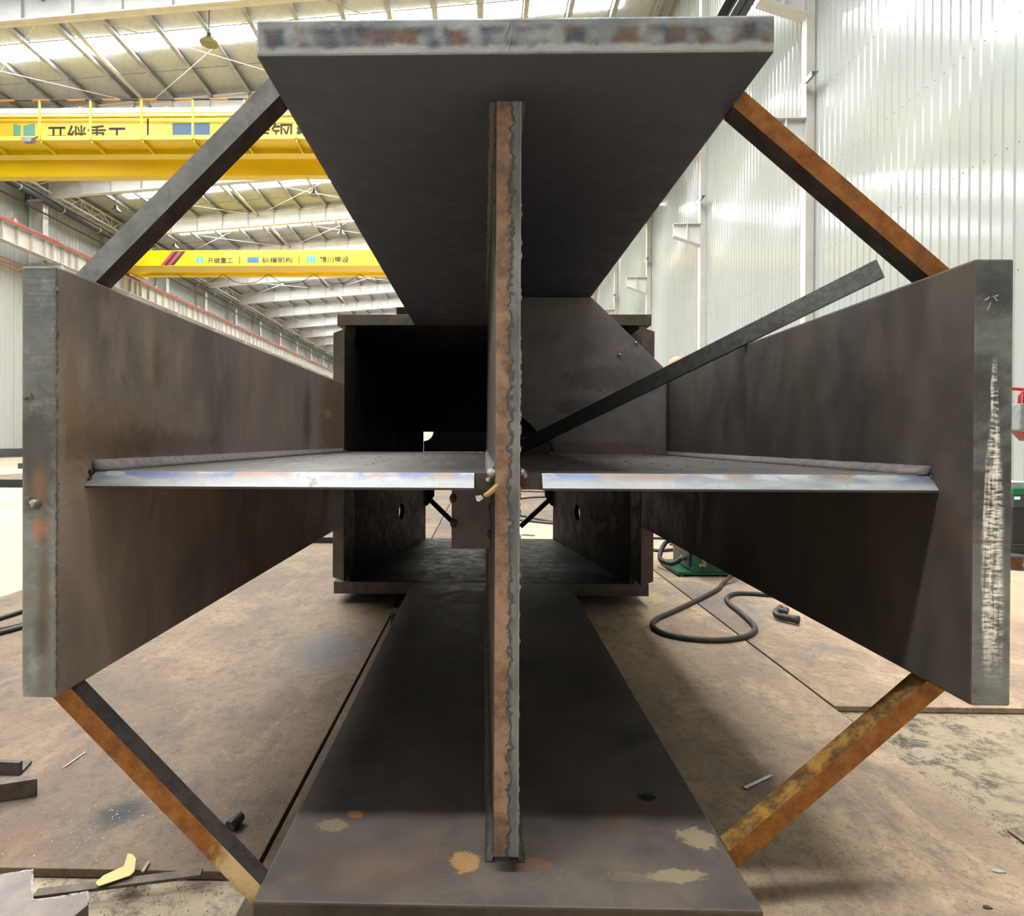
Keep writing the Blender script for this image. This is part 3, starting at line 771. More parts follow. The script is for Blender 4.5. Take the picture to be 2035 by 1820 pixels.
# ------------------------------------------------------------------ steel floor plates
def fplate(x0, x1, y0, y1, label, off, patches=(), k=.44, z1=0.0, th=.018):
    bm = BM(); box(bm, x0, x1, y0, y1, z1-th, z1)
    m = floor_plate_mat('worn_floor_plate', off, patches, k)
    return tag(obj('floor_plate', bm, m, origin=(0, 0, z1), bevel=.002), label, 'steel plate', 'steel floor plates')
GREYC = (.10, .105, .115)
_b1 = gnd(235, 1615); _b2 = gnd(650, 1290)
fplate(-2.63, -.455, 1.19, 6.56, 'broad rusty floor plate left of the column, with metal chips', (0, 0, 0),
       (((_b1.x, _b1.y, 0), (.05, .05, .1), (.06, .065, .075), .85), ((_b2.x, _b2.y, 0), (.16, .25, .1), (.17, .185, .20), .6),
        ((-1.0, 1.26, 0), (.12, .06, .1), (.30, .17, .10), .35)))
fplate(.060, 1.140, -.7, 6.56, 'floor plate beneath the column, its right strip half shaded', (4, 1, 0), (), 1.22)
fplate(-.445, .050, -.7, 6.56, 'narrow dark floor plate showing as a strip left of the bottom flange', (6, 4, 0), (), .38)
fplate(1.150, 2.70, 1.99, 6.56, 'tan floor plate carrying the looped cable and green feeder', (8, 3, 0),
       (((1.25, 3.2, 0), (.18, .4, .1), GREYC, .5),), 1.0)
fplate(-2.63, -.455, 6.575, 13.5, 'far floor plate behind the column, left of the central seam', (2, 7, 0))
fplate(-.445, 1.140, 6.575, 13.5, 'far floor plate behind the column, crossed by black cables', (5, 9, 0))
fplate(1.150, 2.70, 6.575, 13.5, 'far floor plate behind the green feeder', (1, 5, 0))

# ------------------------------------------------------------------ the cruciform column
Z = lambda r: H+r
col = thing('steel_column', ROOT, 'huge dark cruciform steel column lying on the floor plates with four diagonal braces', 'steel column')
D = .96
# flange rectangles
TF = dict(x0=-.3652, x1=.455, z0=Z(.6125), z1=Z(.671))
BF = dict(x0=-.3685, x1=.4468, z0=.054, z1=Z(-.7416))
LF = dict(x0=-.745, x1=-.6882, z0=Z(-.4178), z1=Z(.2801))
RF = dict(x0=.7666, x1=.827, z0=Z(-.4122), z1=Z(.2878))
def flange(name, d, y0, y1, mats, bev=.004):
    bm = BM(); box(bm, d['x0'], d['x1'], y0, y1, d['z0'], d['z1'])
    o = obj(name, bm, mats, col, bevel=bev)
    return front(o, 1, .6) if len(mats) > 1 else o
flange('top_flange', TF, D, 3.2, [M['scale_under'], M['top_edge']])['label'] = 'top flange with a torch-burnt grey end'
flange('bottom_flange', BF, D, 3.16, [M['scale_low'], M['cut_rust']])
flange('left_flange', LF, D, 2.98, [M['scale_left'], M['cut_left']])
flange('right_flange', RF, D, 2.94, [M['scale_right'], M['side_edge']])['label'] = 'right flange with a bright brushed end'
# vertical web with a scallop at the top and the bottom
WX0, WX1, WY = .0205, .0630, 1.03
zt, zb = TF['z0'], BF['z1']; ztw, zbw = Z(-.0555), Z(-.084)
out = [(WX0, WY, zb+.030), (WX0, WY, zt-.034)]
out += [(WX0, WY+.03+.03*math.sin(a), zt-.034+.030*(1-math.cos(a))) for a in [PI/2*k/6 for k in range(1, 7)]]
out += [(WX0, WY+.06, zt), (WX0, 4.58, zt), (WX0, 4.58, zb), (WX0, WY+.06, zb)]
out += [(WX0, WY+.056*math.cos(a), zb+.004+.026*math.sin(a)) for a in [PI/2*k/6 for k in range(0, 6)]]
bm = BM(); prism(bm, out, (WX1-WX0, 0, 0))
o = obj('vertical_web', bm, [M['scale'], M['web_edge']], col, bevel=.002); front(o, 1, .6)
o['label'] = 'vertical web with a brown fused seam down its edge'
# horizontal web, left and right halves: bevelled, brightly ground leading edge
def half_web(xa, xb, inner_l, inner_r, xin, bright):
    bm = BM()
    y0t, y0b = 1.052, 1.030
    ya = 3.06
    top = [(xa, y0t, ztw), (xb, y0t, ztw), (xb, ya, ztw), (xa, ya, ztw)]
    bot = [(xa, y0b, zbw+.004), (xb, y0b, zbw+.004)]
    bb = [(xa, y0b, zbw), (xb, y0b, zbw), (xb, ya, zbw), (xa, ya, zbw)]
    v = {k: bm.verts.new(p) for k, p in zip('abcdefghij', top+bot+bb)}
    for s in ('abcd', 'feab', 'hgef'): quadface(bm, [v[c] for c in s], 1 if s == 'feab' else 0)
    for s in ('ghij', 'cdji'): quadface(bm, [v[c] for c in s])
    quadface(bm, [v[c] for c in 'adjge']); quadface(bm, [v[c] for c in 'bchif'.replace('bchif', 'bfhic')])
    o = obj('horizontal_web', bm, [M['scale_web'], M['bevel']], col)
    return o
xl_in, xr_in = at(942, 955, 1.03).x, at(1079, 955, 1.03).x
xl_out, xr_out = at(163, 955, 1.03).x, at(1893, 955, 1.03).x
half_web(xl_out, xl_in, 0, 0, 0, 0)['label'] = 'left half of the horizontal web with a bright ground bevel'
half_web(xr_in, xr_out, 0, 0, 0, 0)['label'] = 'right half of the horizontal web with a bright ground bevel'
# the unbevelled roots of the horizontal web next to the plates (weld access)
for nm, xa, xb, yy in (('web_root', xl_in, WX0, 1.05), ('web_root', WX1, xr_in, 1.05), ('web_root', LF['x1'], xl_out, 1.075), ('web_root', xr_out, RF['x0'], 1.075)):
    bm = BM(); box(bm, xa, xb, yy, 3.06, zbw, ztw-.0005); front(obj(nm, bm, [M['scale_web'], M['scale']], col), 1)
# run-off lugs seen as dark ends at the flange faces
for xa, xb in ((LF['x1'], xl_out+.001), (xr_out-.001, RF['x0'])):
    bm = BM()
    for k in range(14):
        c = V((random.uniform(xa, xb), random.uniform(1.04, 1.075), random.uniform(zbw+.004, ztw+.004)))
        bmesh.ops.create_icosphere(bm, subdivisions=1, radius=random.uniform(.005, .010), matrix=Matrix.Translation(c))
    obj('weld_slag', bm, M['black'], col, smooth=True)
# fillet welds along the joints
def bead(p0, p1, s1, s2, n=90, mat='weld', amp=.12):
    bm = BM(); wob_bead(bm, p0, p1, s1, s2, n, amp); obj('weld_bead', bm, M[mat], col, smooth=True)
bead((LF['x1'], 1.05, ztw), (LF['x1'], 2.95, ztw), (.024, 0, 0), (0, 0, .020), 90, 'weld', .03)
bead((RF['x0'], 1.05, ztw), (RF['x0'], 2.90, ztw), (-.022, 0, 0), (0, 0, .016), 90, 'weld', .04)
bead((WX0, 1.06, ztw), (WX0, 3.05, ztw), (-.016, 0, 0), (0, 0, .016))
bead((WX1, 1.06, ztw), (WX1, 3.05, ztw), (.016, 0, 0), (0, 0, .016))
bead((WX0, 1.06, zb), (WX0, 3.1, zb), (-.014, 0, 0), (0, 0, .014), 120)
bead((WX1, 1.06, zb), (WX1, 3.1, zb), (.014, 0, 0), (0, 0, .014), 120)
bead((WX0, 1.09, zt), (WX0, 3.1, zt), (-.012, 0, 0), (0, 0, -.012), 120)
bead((WX1, 1.09, zt), (WX1, 3.1, zt), (.012, 0, 0), (0, 0, -.012), 120)
# pinched bright weld ends beside the vertical web
for c, r in (((WX0-.006, 1.036, ztw+.001), .0085), ((WX1+.004, 1.038, ztw+.002), .006), ((WX0-.010, 1.046, ztw-.012), .0055), ((WX1+.010, 1.045, ztw-.004), .005)):
    bm = BM(); bmesh.ops.create_icosphere(bm, subdivisions=2, radius=r, matrix=Matrix.Translation(c))
    for v in bm.verts: v.co += V((random.uniform(-1, 1), random.uniform(-1, 1), random.uniform(-1, 1)))*.0012
    obj('weld_drop', bm, M['shiny'], col, smooth=True)
# ragged weld stringers on the left face and right edge of the vertical web
bm = BM()
for k in range(90):
    z = Z(random.uniform(-.70, .52)); 
    if random.random() < .5: continue
    bmesh.ops.create_icosphere(bm, subdivisions=1, radius=random.uniform(.0012, .0026), matrix=Matrix.Translation((WX1+.0004, WY+.004, z))@Matrix.Scale(3, 4, (0, 0, 1)))
obj('edge_burr', bm, M['shiny'], col)
bm = BM()
for k in range(26):
    z = Z(.42-.011*k); bmesh.ops.create_icosphere(bm, subdivisions=1, radius=.0035, matrix=Matrix.Translation((WX0-.001, 1.10+.006*random.random(), Z(.56)-.0085*k))@Matrix.Scale(2.2, 4, (0, 0, 1)))
obj('edge_burr', bm, M['weld'], col)
# burrs on the left flange's front corner and molten blobs on its end
bm = BM(); tube(bm, [(LF['x1']-.0005+random.uniform(-.0012, .0012), D+.002, Z(.275)-.006*k) for k in range(115)], [random.uniform(.0006, .0024) for k in range(115)], 5)
obj('edge_burr', bm, M['weld'], col)
for (u, v, r, m_) in ((58, 790, .0055, 'weld'), (56, 995, .007, 'weld'), (66, 998, .006, 'shiny'), (74, 1003, .006, 'weld'), (115, 960, .003, 'weld')):
    p = at(u, v, D-.001); bm = BM(); bmesh.ops.create_icosphere(bm, subdivisions=3, radius=r, matrix=Matrix.Translation(p)@Matrix.Scale(.45, 4, (0, 1, 0)))
    for vv in bm.verts: vv.co += V((1, .5, 1))*(noise.noise(vv.co*160)*.006)
    obj('weld_blob', bm, M[m_], col, smooth=True)
# chalk strokes on the right flange end and scratches on the top flange end
def stroke(pts, Y, wd, mat='whitelabel'):
    bm = BM(); q = [at(u, v, Y) for u, v in pts]
    for a, b in zip(q, q[1:]): beam(bm, a, b, wd, .0008, (b-a).cross(V((0, 1, 0))))
    o = obj('chalk_mark', bm, M[mat], col); return o
stroke([(1957, 597), (1972, 586), (1966, 590), (1984, 587)], D-.0006, .0022)
stroke([(1972, 586), (1982, 598)], D-.0006, .0018)
stroke([(1969, 601), (1962, 617)], D-.0006, .0014)
stroke([(1018, 37), (1016, 60), (1011, 101)], D-.0006, .0009); stroke([(1015, 44), (1002, 74)], D-.0006, .0008)
# stiffener plate in the upper right quadrant, set back, with a corner scallop and a cut-off corner
YS = 2.52
pa = [(.448, YS, Z(.598)), (.757, YS, Z(.298)), (.757, YS, ztw+.004), (at(1100, 900, YS).x, YS, ztw+.004), (at(1096, 875, YS).x, YS, Z(.0))]
cc = V((WX1, YS, ztw))
arc = [p for p in circle(cc, .185, (1, 0, 0), (0, 0, 1), 14, .42, PI/2)]
pa += arc + [(WX1+.001, YS, Z(.598))]
bm = BM(); holed(bm, pa, [], (0, .03, 0)); front(obj('stiffener', bm, [M['scale_plate'], M['scale_plate']], col, bevel=.001), 1)
bm = BM(); prism(bm, [(WX1, 2.68, ztw), (.30, 2.68, ztw), (.30, 2.68, Z(.02)), (WX1, 2.68, Z(.02))], (0, .02, 0)); obj('backing_plate', bm, M['scale_plate'], col)
bm = BM()
for u, v, r in ((1264, 681, .006), (1231, 705, .008), (1202, 632, .003), (1206, 628, .002)):
    bmesh.ops.create_icosphere(bm, subdivisions=2, radius=r, matrix=Matrix.Translation(at(u, v, YS-.001)))
obj('weld_spatter', bm, M['shiny'], col, smooth=True)
# lug plate hanging below the web, left of the vertical web
YL = 1.60
pL = at(897, 1090, YL)
bm = BM(); box(bm, pL.x, WX0, YL, YL+.02, pL.z, zbw)
lug = obj('lug_plate', bm, M['scale_plate'], col, bevel=.0015)
for u, v in ((900, 990), (901, 1040), (974, 1062), (976, 1010)):
    bm = BM(); p = at(u, v, YL-.002)
    bmesh.ops.create_uvsphere(bm, u_segments=14, v_segments=8, radius=.013, matrix=Matrix.Translation(p)@Matrix.Scale(.55, 4, (0, 1, 0))@Matrix.Scale(.7, 4, (1, 0, 0)))
    obj('tack_weld', bm, M['weld'], lug, smooth=True)
# node: wide plates, inclined lower walls, end plate
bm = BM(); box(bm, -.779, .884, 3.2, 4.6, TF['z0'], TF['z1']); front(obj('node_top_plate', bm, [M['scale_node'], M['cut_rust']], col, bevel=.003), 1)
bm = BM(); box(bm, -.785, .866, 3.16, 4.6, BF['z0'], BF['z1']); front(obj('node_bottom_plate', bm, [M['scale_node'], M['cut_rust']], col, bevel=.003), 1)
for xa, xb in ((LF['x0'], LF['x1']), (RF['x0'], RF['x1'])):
    bm = BM(); box(bm, xa, xb, 3.24, 4.6, Z(.50), TF['z0']); obj('corner_light_stop', bm, M['scale_node'], col)  # added plates closing the corner gaps to keep light out of the node
def side_plate(d, y0, sgn):
    xo, xi = (d['x0'], d['x1']) if sgn < 0 else (d['x1'], d['x0'])
    zt2, zb2, ch_ = Z(.555), Z(-.70), .022
    pts = [(xi, y0, zb2), (xi, y0, zt2), (xo, y0, zt2-ch_), (xo, y0, zb2+ch_)]
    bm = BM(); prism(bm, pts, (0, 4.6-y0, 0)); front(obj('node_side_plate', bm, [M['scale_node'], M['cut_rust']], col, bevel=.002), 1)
side_plate(LF, 2.98, -1); side_plate(RF, 2.94, 1)
for s in (-1, 1):
    pA = V((-.700, 3.16, 0)) if s < 0 else V((.765, 3.16, 0))
    pB = at(846, 1000, 4.58) if s < 0 else at(1099, 1000, 4.58)
    pB.z = 0; dd = (pB-pA); L = dd.length; dn = dd.normalized()
    outer = [pA+V((0, 0, BF['z1'])), pB+V((0, 0, BF['z1'])), pB+V((0, 0, zbw)), pA+V((0, 0, zbw))]
    hc = pA+dn*(L*.60)+V((0, 0, Z(-.47)))
    hole = circle(hc, .055, dn, (0, 0, 1), 18)
    nrm = dn.cross(V((0, 0, 1)))*(.03*s)
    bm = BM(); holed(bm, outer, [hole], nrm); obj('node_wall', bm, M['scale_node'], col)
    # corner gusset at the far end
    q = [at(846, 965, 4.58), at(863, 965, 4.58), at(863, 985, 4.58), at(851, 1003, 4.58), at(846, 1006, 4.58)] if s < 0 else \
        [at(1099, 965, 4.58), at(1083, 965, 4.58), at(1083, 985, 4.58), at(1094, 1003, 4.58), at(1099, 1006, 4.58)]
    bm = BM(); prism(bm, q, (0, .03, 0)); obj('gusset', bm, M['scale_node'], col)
    a_, b_ = ((855, 993), (905, 1042)) if s < 0 else ((1091, 993), (1034, 1046))
    bm = BM(); beam(bm, at(*a_, 4.62), at(*b_, 4.62), .036, .036, (0, 1, 0)); obj('brace', bm, M['bar_dark'], col)
zs = at(900, 858, 4.52).z
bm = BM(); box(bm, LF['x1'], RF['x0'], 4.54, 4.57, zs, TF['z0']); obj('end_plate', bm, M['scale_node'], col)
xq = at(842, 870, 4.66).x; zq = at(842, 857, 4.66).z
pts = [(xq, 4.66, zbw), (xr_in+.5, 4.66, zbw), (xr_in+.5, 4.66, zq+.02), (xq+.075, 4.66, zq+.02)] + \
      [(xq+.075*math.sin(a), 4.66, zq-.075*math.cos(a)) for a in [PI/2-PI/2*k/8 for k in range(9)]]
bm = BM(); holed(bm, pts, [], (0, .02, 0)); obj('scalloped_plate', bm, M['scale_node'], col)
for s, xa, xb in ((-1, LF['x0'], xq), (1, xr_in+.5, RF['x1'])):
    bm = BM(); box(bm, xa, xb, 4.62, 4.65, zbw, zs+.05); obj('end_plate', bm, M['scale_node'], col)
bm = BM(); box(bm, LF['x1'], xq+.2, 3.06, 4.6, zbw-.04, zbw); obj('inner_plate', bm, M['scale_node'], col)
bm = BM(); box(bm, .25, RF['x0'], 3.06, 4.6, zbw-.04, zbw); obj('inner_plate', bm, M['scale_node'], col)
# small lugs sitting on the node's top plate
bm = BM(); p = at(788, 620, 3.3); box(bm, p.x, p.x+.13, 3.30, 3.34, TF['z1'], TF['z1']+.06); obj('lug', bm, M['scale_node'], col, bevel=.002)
# temporary diagonal braces: angle bars between neighbouring flanges
def brace(a, b, Y, wd, dp, mats, label=None, cuts=()):
    p0, p1 = at(*a, Y), at(*b, Y); t_ = (p1-p0).normalized()
    n = V((-t_.z, 0, t_.x)); c = V((0, 0, H)); mid = (p0+p1)/2
    if n.dot(c-mid) < 0: n = -n                       # n points to the column's axis
    bm = BM(); th = .006
    prism(bm, [p0-n*wd/2, p0+n*wd/2, p0+n*wd/2+V((0, th, 0)), p0-n*wd/2+V((0, th, 0))], p1-p0, 0)
    prism(bm, [p0+n*(wd/2-th)+V((0, th, 0)), p0+n*wd/2+V((0, th, 0)), p0+n*wd/2+V((0, dp, 0)), p0+n*(wd/2-th)+V((0, dp, 0))], p1-p0, 1)
    # the outstanding leg is the inner face: give it its own material along its whole width
    bmesh.ops.recalc_face_normals(bm, faces=bm.faces[:])
    for f in bm.faces:
        if f.normal.dot(n) > .8: f.material_index = 1
    for co, no in cuts:                               # keep what lies behind the cut plane
        g = bmesh.ops.bisect_plane(bm, geom=bm.verts[:]+bm.edges[:]+bm.faces[:], plane_co=co, plane_no=no, clear_outer=True)
        bmesh.ops.holes_fill(bm, edges=[e for e in g['geom_cut'] if isinstance(e, bmesh.types.BMEdge)], sides=0)
    o = obj('brace', bm, mats, col)
    if label: o['label'] = label
    return o
brace((150, 573), (580, 137), 1.08, .036, .046, [M['bar_grey'], M['bar_dark']], 'grey angle brace at the upper left', (((TF['x0']-.001, 0, 0), (1, 0, 0)), ((0, 0, LF['z1']+.001), (0, 0, -1))))
brace((1430, 163), (1910, 579), 1.10, .034, .044, [M['rust'], M['bar_dark']], 'orange rusted angle brace at the upper right', (((TF['x1']-.006, 0, 0), (-1, 0, 0)), ((0, 0, RF['z1']-.025), (0, 0, -1))))  # underside shading is put into the inner leg's darker material
brace((98, 1351), (560, 1831), 1.00, .033, .036, [M['rust_ll'], M['bar_dark']], 'orange rusted angle brace at the lower left', (((BF['x0']-.001, 0, 0), (1, 0, 0)), ((0, 0, LF['z0']-.001), (0, 0, 1))))
brace((1890, 1337), (1400, 1757), 1.10, .034, .040, [M['rust'], M['rust_lr']], 'orange rusted angle brace at the lower right', (((BF['x1']+.001, 0, 0), (-1, 0, 0)), ((0, 0, RF['z0']+.02), (0, 0, 1))))

# shim blocks that carry the column above the floor plates
for k, (x, y) in enumerate(((-.40, 2.86), (.42, 2.86), (-.33, 1.15), (.41, 1.2))):
    bm = BM(); box(bm, x-.03, x+.03, y-.05, y+.05, 0, .054)
    tag(obj('shim_block', bm, M['bar_dark'], bevel=.002), ('dark shim block under the far left of the bottom flange, by the node plate',
        'dark shim block under the far right of the bottom flange, by the node plate', 'dark shim block under the near left of the bottom flange',
        'dark shim block under the near right of the bottom flange')[k], 'block', 'shim blocks under the column')

# ------------------------------------------------------------------ loose things
# flat bar leaning on the right flange
P1 = V((.762, 1.785, Z(.2878)+.022)); P0 = V((.165, 2.44, ztw+.038)); dv = P1-P0
PE = P0+dv*1.385; P0 = P0-dv*.045
bm = BM(); n_ = V((0, 1, 0)); t_ = dv.normalized()
sd = (V((0, 0, 1))-t_*t_.z).normalized()
beam(bm, P0, PE, .050, .012, sd)
lb = obj('flat_bar', bm, M['bar_flat'], bevel=.001)
tag(lb, 'long grey flat steel bar leaning out over the right flange', 'steel bar')
# green wire feeder
pf = gnd(1378, 1146); pr = gnd(1437, 1146)
fx0, fy0 = pf.x, pf.y; fw = .27; fl = .42; fh = .30
t = thing('wire_feeder', (fx0+fw/2, fy0+fl/2, 0), 'small green wire feeder standing on the floor plate beyond the cable loop', 'welding machine')
bm = BM(); box(bm, fx0, fx0+fw, fy0, fy0+fl, .03, fh); obj('body', bm, M['green'], t, bevel=.006)
bm = BM(); box(bm, fx0-.10, fx0+fw+.01, fy0+.0, fy0+fl, .012, .03)
for xx in (fx0-.09, fx0+fw-.02):
    box(bm, xx, xx+.03, fy0+.01, fy0+fl-.01, 0, .012)
obj('base_tray', bm, M['green'], t)
bm = BM(); box(bm, fx0-.012, fx0, fy0+.05, fy0+fl-.06, .05, fh-.03); obj('spool_door', bm, M['pipe'], t, bevel=.003)
for yy, zz in ((.12, .10), (.12, .22)):
    bm = BM(); tube(bm, [(fx0-.012, fy0+yy, zz), (fx0-.04, fy0+yy, zz)], .02, 10); obj('coupling', bm, M['chrome'], t)
for xx, zz, r, m_ in ((.055, .105, .016, 'brass'), (.12, .11, .028, 'chrome'), (.19, .10, .016, 'chrome')):
    bm = BM(); tube(bm, [(fx0+xx, fy0, zz), (fx0+xx, fy0-.035, zz)], r, 12); obj('connector', bm, M[m_], t)
for xx, zz, ww, hh in ((.035, .065, .045, .02), (.035, .19, .19, .07)):
    bm = BM(); box(bm, fx0+xx, fx0+xx+ww, fy0-.002, fy0, zz, zz+hh); obj('plate_label', bm, M['whitelabel'], t)
bm = BM(); tube(bm, spline([(fx0+.05, fy0+.1, fh), (fx0+.05, fy0+.1, fh+.07), (fx0+.05, fy0+.32, fh+.07), (fx0+.05, fy0+.32, fh)]), .011, 8); obj('handle', bm, M['black'], t)
bm = BM(); tube(bm, spline([(fx0-.01, fy0+.30, .20), (fx0-.08, fy0+.33, .16), (fx0-.14, fy0+.25, .07), (fx0-.09, fy0+.16, .05), (fx0-.03, fy0+.14, .09)], 6), .016, 8); obj('lead', bm, M['rubber'], t, smooth=True)
# cables
def cable(name, px, r, label, z=None, pre=(), post=(), mat='rubber'):
    pts = list(pre)+[gnd(u, v, r*.9) for u, v in px]+list(post)
    bm = BM(); tube(bm, spline(pts, 7), r, 10)
    return tag(obj(name, bm, M[mat], smooth=True), label, 'cable', 'welding cables on the floor')
cable('welding_cable', [(1436, 1160), (1424, 1172), (1380, 1195), (1335, 1216), (1303, 1231), (1298, 1245), (1320, 1259), (1370, 1269), (1430, 1272), (1480, 1265), (1500, 1252),
      (1494, 1238), (1470, 1216), (1450, 1200), (1444, 1189), (1455, 1181), (1480, 1179), (1540, 1183), (1620, 1190)], .0125,
      'thick brown-black cable lying in a loop on the tan floor plate', pre=[V((fx0+.19, fy0-.02, .10)), V((fx0+.22, fy0-.10, .07))])
cable('welding_cable', [(1290, 1069), (1330, 1070), (1370, 1072), (1420, 1075)], .011, 'thin black cable behind the green feeder, farther strand')
cable('welding_cable', [(1290, 1090), (1310, 1094), (1345, 1091), (1385, 1086), (1440, 1088)], .013, 'black cable bent behind the green feeder, nearer strand')
cable('welding_cable', [(1378, 1083), (1340, 1083), (1332, 1080), (1345, 1077), (1372, 1081)], .009, 'small cable loop lying behind the green feeder')
cable('welding_cable', [(1000, 975), (1050, 976), (1110, 978), (1200, 980)], .014, 'farthest black cable seen through the opening under the web')
cable('welding_cable', [(1000, 994), (1040, 990), (1060, 988), (1110, 987), (1200, 986)], .014, 'black cable bending up seen through the opening under the web')
cable('welding_cable', [(1000, 1021), (1040, 1025), (1070, 1031), (1110, 1038), (1200, 1046)], .014, 'upper of two close black cables under the right web')
cable('welding_cable', [(1000, 1032), (1040, 1034), (1070, 1037), (1110, 1041), (1200, 1052)], .014, 'lower of two close black cables under the right web')
cable('welding_cable', [(-60, 1246), (0, 1228), (38, 1216), (110, 1192)], .012, 'upper of the black cables on the floor left of the left flange')
cable('welding_cable', [(-60, 1266), (0, 1251), (38, 1242), (110, 1222)], .012, 'lower of the black cables on the floor left of the left flange')
cable('welding_cable', [(-60, 1272), (0, 1257), (38, 1247), (110, 1228)], .012, 'cable lying against the lower one left of the left flange')
# gouging torch
tp = gnd(1540, 1215, .02)
t = thing('gouging_torch', (tp.x, tp.y, 0), 'black hand torch lying on the floor plate under the right flange', 'torch')
a_, b_ = gnd(1545, 1224, .022), gnd(1587, 1232, .025)
bm = BM(); tube(bm, [a_, a_.lerp(b_, .3), a_.lerp(b_, .8), b_], [.014, .018, .018, .021], 12); tube(bm, [b_, b_+(b_-a_)*.02], .014, 10)
obj('handle', bm, M['rubber'], t, smooth=True)
bm = BM(); tube(bm, spline([a_, gnd(1541, 1218, .03), gnd(1545, 1212, .035), gnd(1566, 1216, .03)]), .014, 10); obj('head', bm, M['pipe'], t, smooth=True)
bm = BM(); tube(bm, spline([gnd(1545, 1212, .03), gnd(1552, 1205, .02), gnd(1564, 1212, .02)]), .012, 8); obj('jaw', bm, M['copper'], t, smooth=True)
# bolt
p = gnd(461, 1637, .012)
t = thing('hex_bolt', (p.x, p.y, 0), 'short dark bolt lying alone on the left floor plate', 'bolt')
ax = V((.35, .93, .12)).normalized(); s_ = ax.cross(V((0, 0, 1))).normalized(); q_ = s_.cross(ax)
bm = BM(); prism(bm, circle(p-ax*.008, .0135, s_, q_, 6), ax*.012); obj('head', bm, M['bar_dark'], t, bevel=.001)
bm = BM(); prism(bm, circle(p+ax*.004, .0125, s_, q_, 16), ax*.022); obj('shank', bm, M['bar_dark'], t)
# scrap pieces at the left edge
def slab(name, pix, z0, th, mats, label, cat, bev=.002, zt=None):
    bm = BM(); pts = [gnd(u, v, z0+th) for u, v in pix]
    prism(bm, [V((q.x, q.y, z0)) for q in pts], (0, 0, th))
    o = obj(name, bm, mats, bevel=bev); return tag(o, label, cat)
slab('scrap_block', [(-60, 1568), (75, 1547), (52, 1540), (-60, 1552)], 0, .043, M['bar_brown'], 'dark rectangular steel block lying at the left edge of the floor', 'steel scrap')
bm = BM(); a_, b_ = gnd(-60, 1538), gnd(38, 1542)
prism(bm, [a_, b_, b_+V((0, 0, .034)), a_+V((0, 0, .034))], (0, .012, 0)); prism(bm, [a_+V((0, .012, 0)), b_+V((0, .012, 0)), b_+V((-.012, .06, 0)), a_+V((0, .06, 0))], (0, 0, .008))
tag(obj('scrap_angle', bm, M['bar_dark'], bevel=.001), 'short dark angle offcut behind the steel block at the left edge', 'steel scrap')
# notched L-shaped plate at the lower left, raised on dunnage
bz = .035
slab('notched_plate', [(-60, 1748), (64, 1729), (65, 1789), (80, 1789), (173, 1773), (176, 1797), (110, 1850), (-60, 1850)], bz, .024, M['plate_bl'],
     'notched L-shaped steel plate with rough silver cut edges at the lower left', 'steel plate', .0015)
npl = bpy.data.objects['notched_plate']
_px = [(-60, 1748), (64, 1729), (65, 1789), (80, 1789), (173, 1773), (176, 1797)]
q = [gnd(u, v, bz+.024) for u, v in _px]; bm = BM(); pts = []
for a_, b_ in zip(q, q[1:]):
    m_ = max(2, int((b_-a_).length/.004))
    pts += [a_.lerp(b_, k/m_)+V((random.uniform(-.0008, .0008), random.uniform(-.0008, .0008), 0)) for k in range(m_)]
tube(bm, pts, [random.uniform(.0008, .0026) for _ in pts], 5); obj('cut_burr', bm, M['shiny'], npl)
pn = gnd(20, 1800, bz); pn.x -= .05
bm = BM(); box(bm, pn.x-.04, pn.x+.10, pn.y-.1, pn.y-.04, GZ, bz); tag(obj('dunnage_block', bm, M['wood']), 'wood block under the notched plate at lower left', 'block')
# flat strip, card, splinters
def strip(name, a, b, z, wd, th, mat, label, cat, tilt=0):
    p0, p1 = gnd(*a, z), gnd(*b, z+tilt); bm = BM()
    d_ = (p1-p0); beam(bm, p0, p1, wd, th, d_.cross(V((0, 0, 1))))
    return tag(obj(name, bm, M[mat], bevel=.0008), label, cat)
strip('steel_strip', (70, 1776), (401, 1734), .010, .021, .006, 'bar_brown', 'narrow brown steel strip lying slantwise across the plate edge at lower left', 'steel strip')
pts = [(190, 1755), (205, 1741), (246, 1722), (254, 1697), (264, 1699), (270, 1707), (267, 1733), (258, 1741), (196, 1762)]
bm = BM(); q = [gnd(u, v, .018) for u, v in pts]; prism(bm, q, (0, 0, .0015))
tag(obj('bent_card', bm, M['tan']), 'yellow-tan bent piece of card lying on the brown strip', 'card')
strip('wood_splinter', (296, 1713), (283, 1733), .003, .006, .004, 'wood', 'pale splinter just right of the yellow card', 'splinter')
strip('wood_splinter', (278, 1752), (268, 1764), .004, .005, .003, 'wood', 'pale splinter tip poking out under the brown strip', 'splinter')
strip('steel_sliver', (1480, 1566), (1532, 1541), .003, .009, .003, 'chip', 'thin bright steel sliver on the shaded plate right of the column', 'steel offcut')
strip('steel_sliver', (126, 1525), (170, 1494), .003, .003, .002, 'chip', 'thin pale wire offcut on the left floor plate', 'steel offcut')
strip('steel_sliver', (1840, 1403), (1885, 1413), GZ+.004, .014, .004, 'bar_dark', 'dark sliver on the concrete by the right plate edge', 'steel offcut')
strip('steel_sliver', (2005, 1650), (2040, 1675), GZ+.004, .008, .004, 'wood', 'pale splinter on the concrete at the right edge', 'splinter')
strip('steel_sliver', (1038, 1062), (1062, 1064), .004, .06, .004, 'bar_dark', 'dark offcut on the far floor behind the column', 'steel offcut')
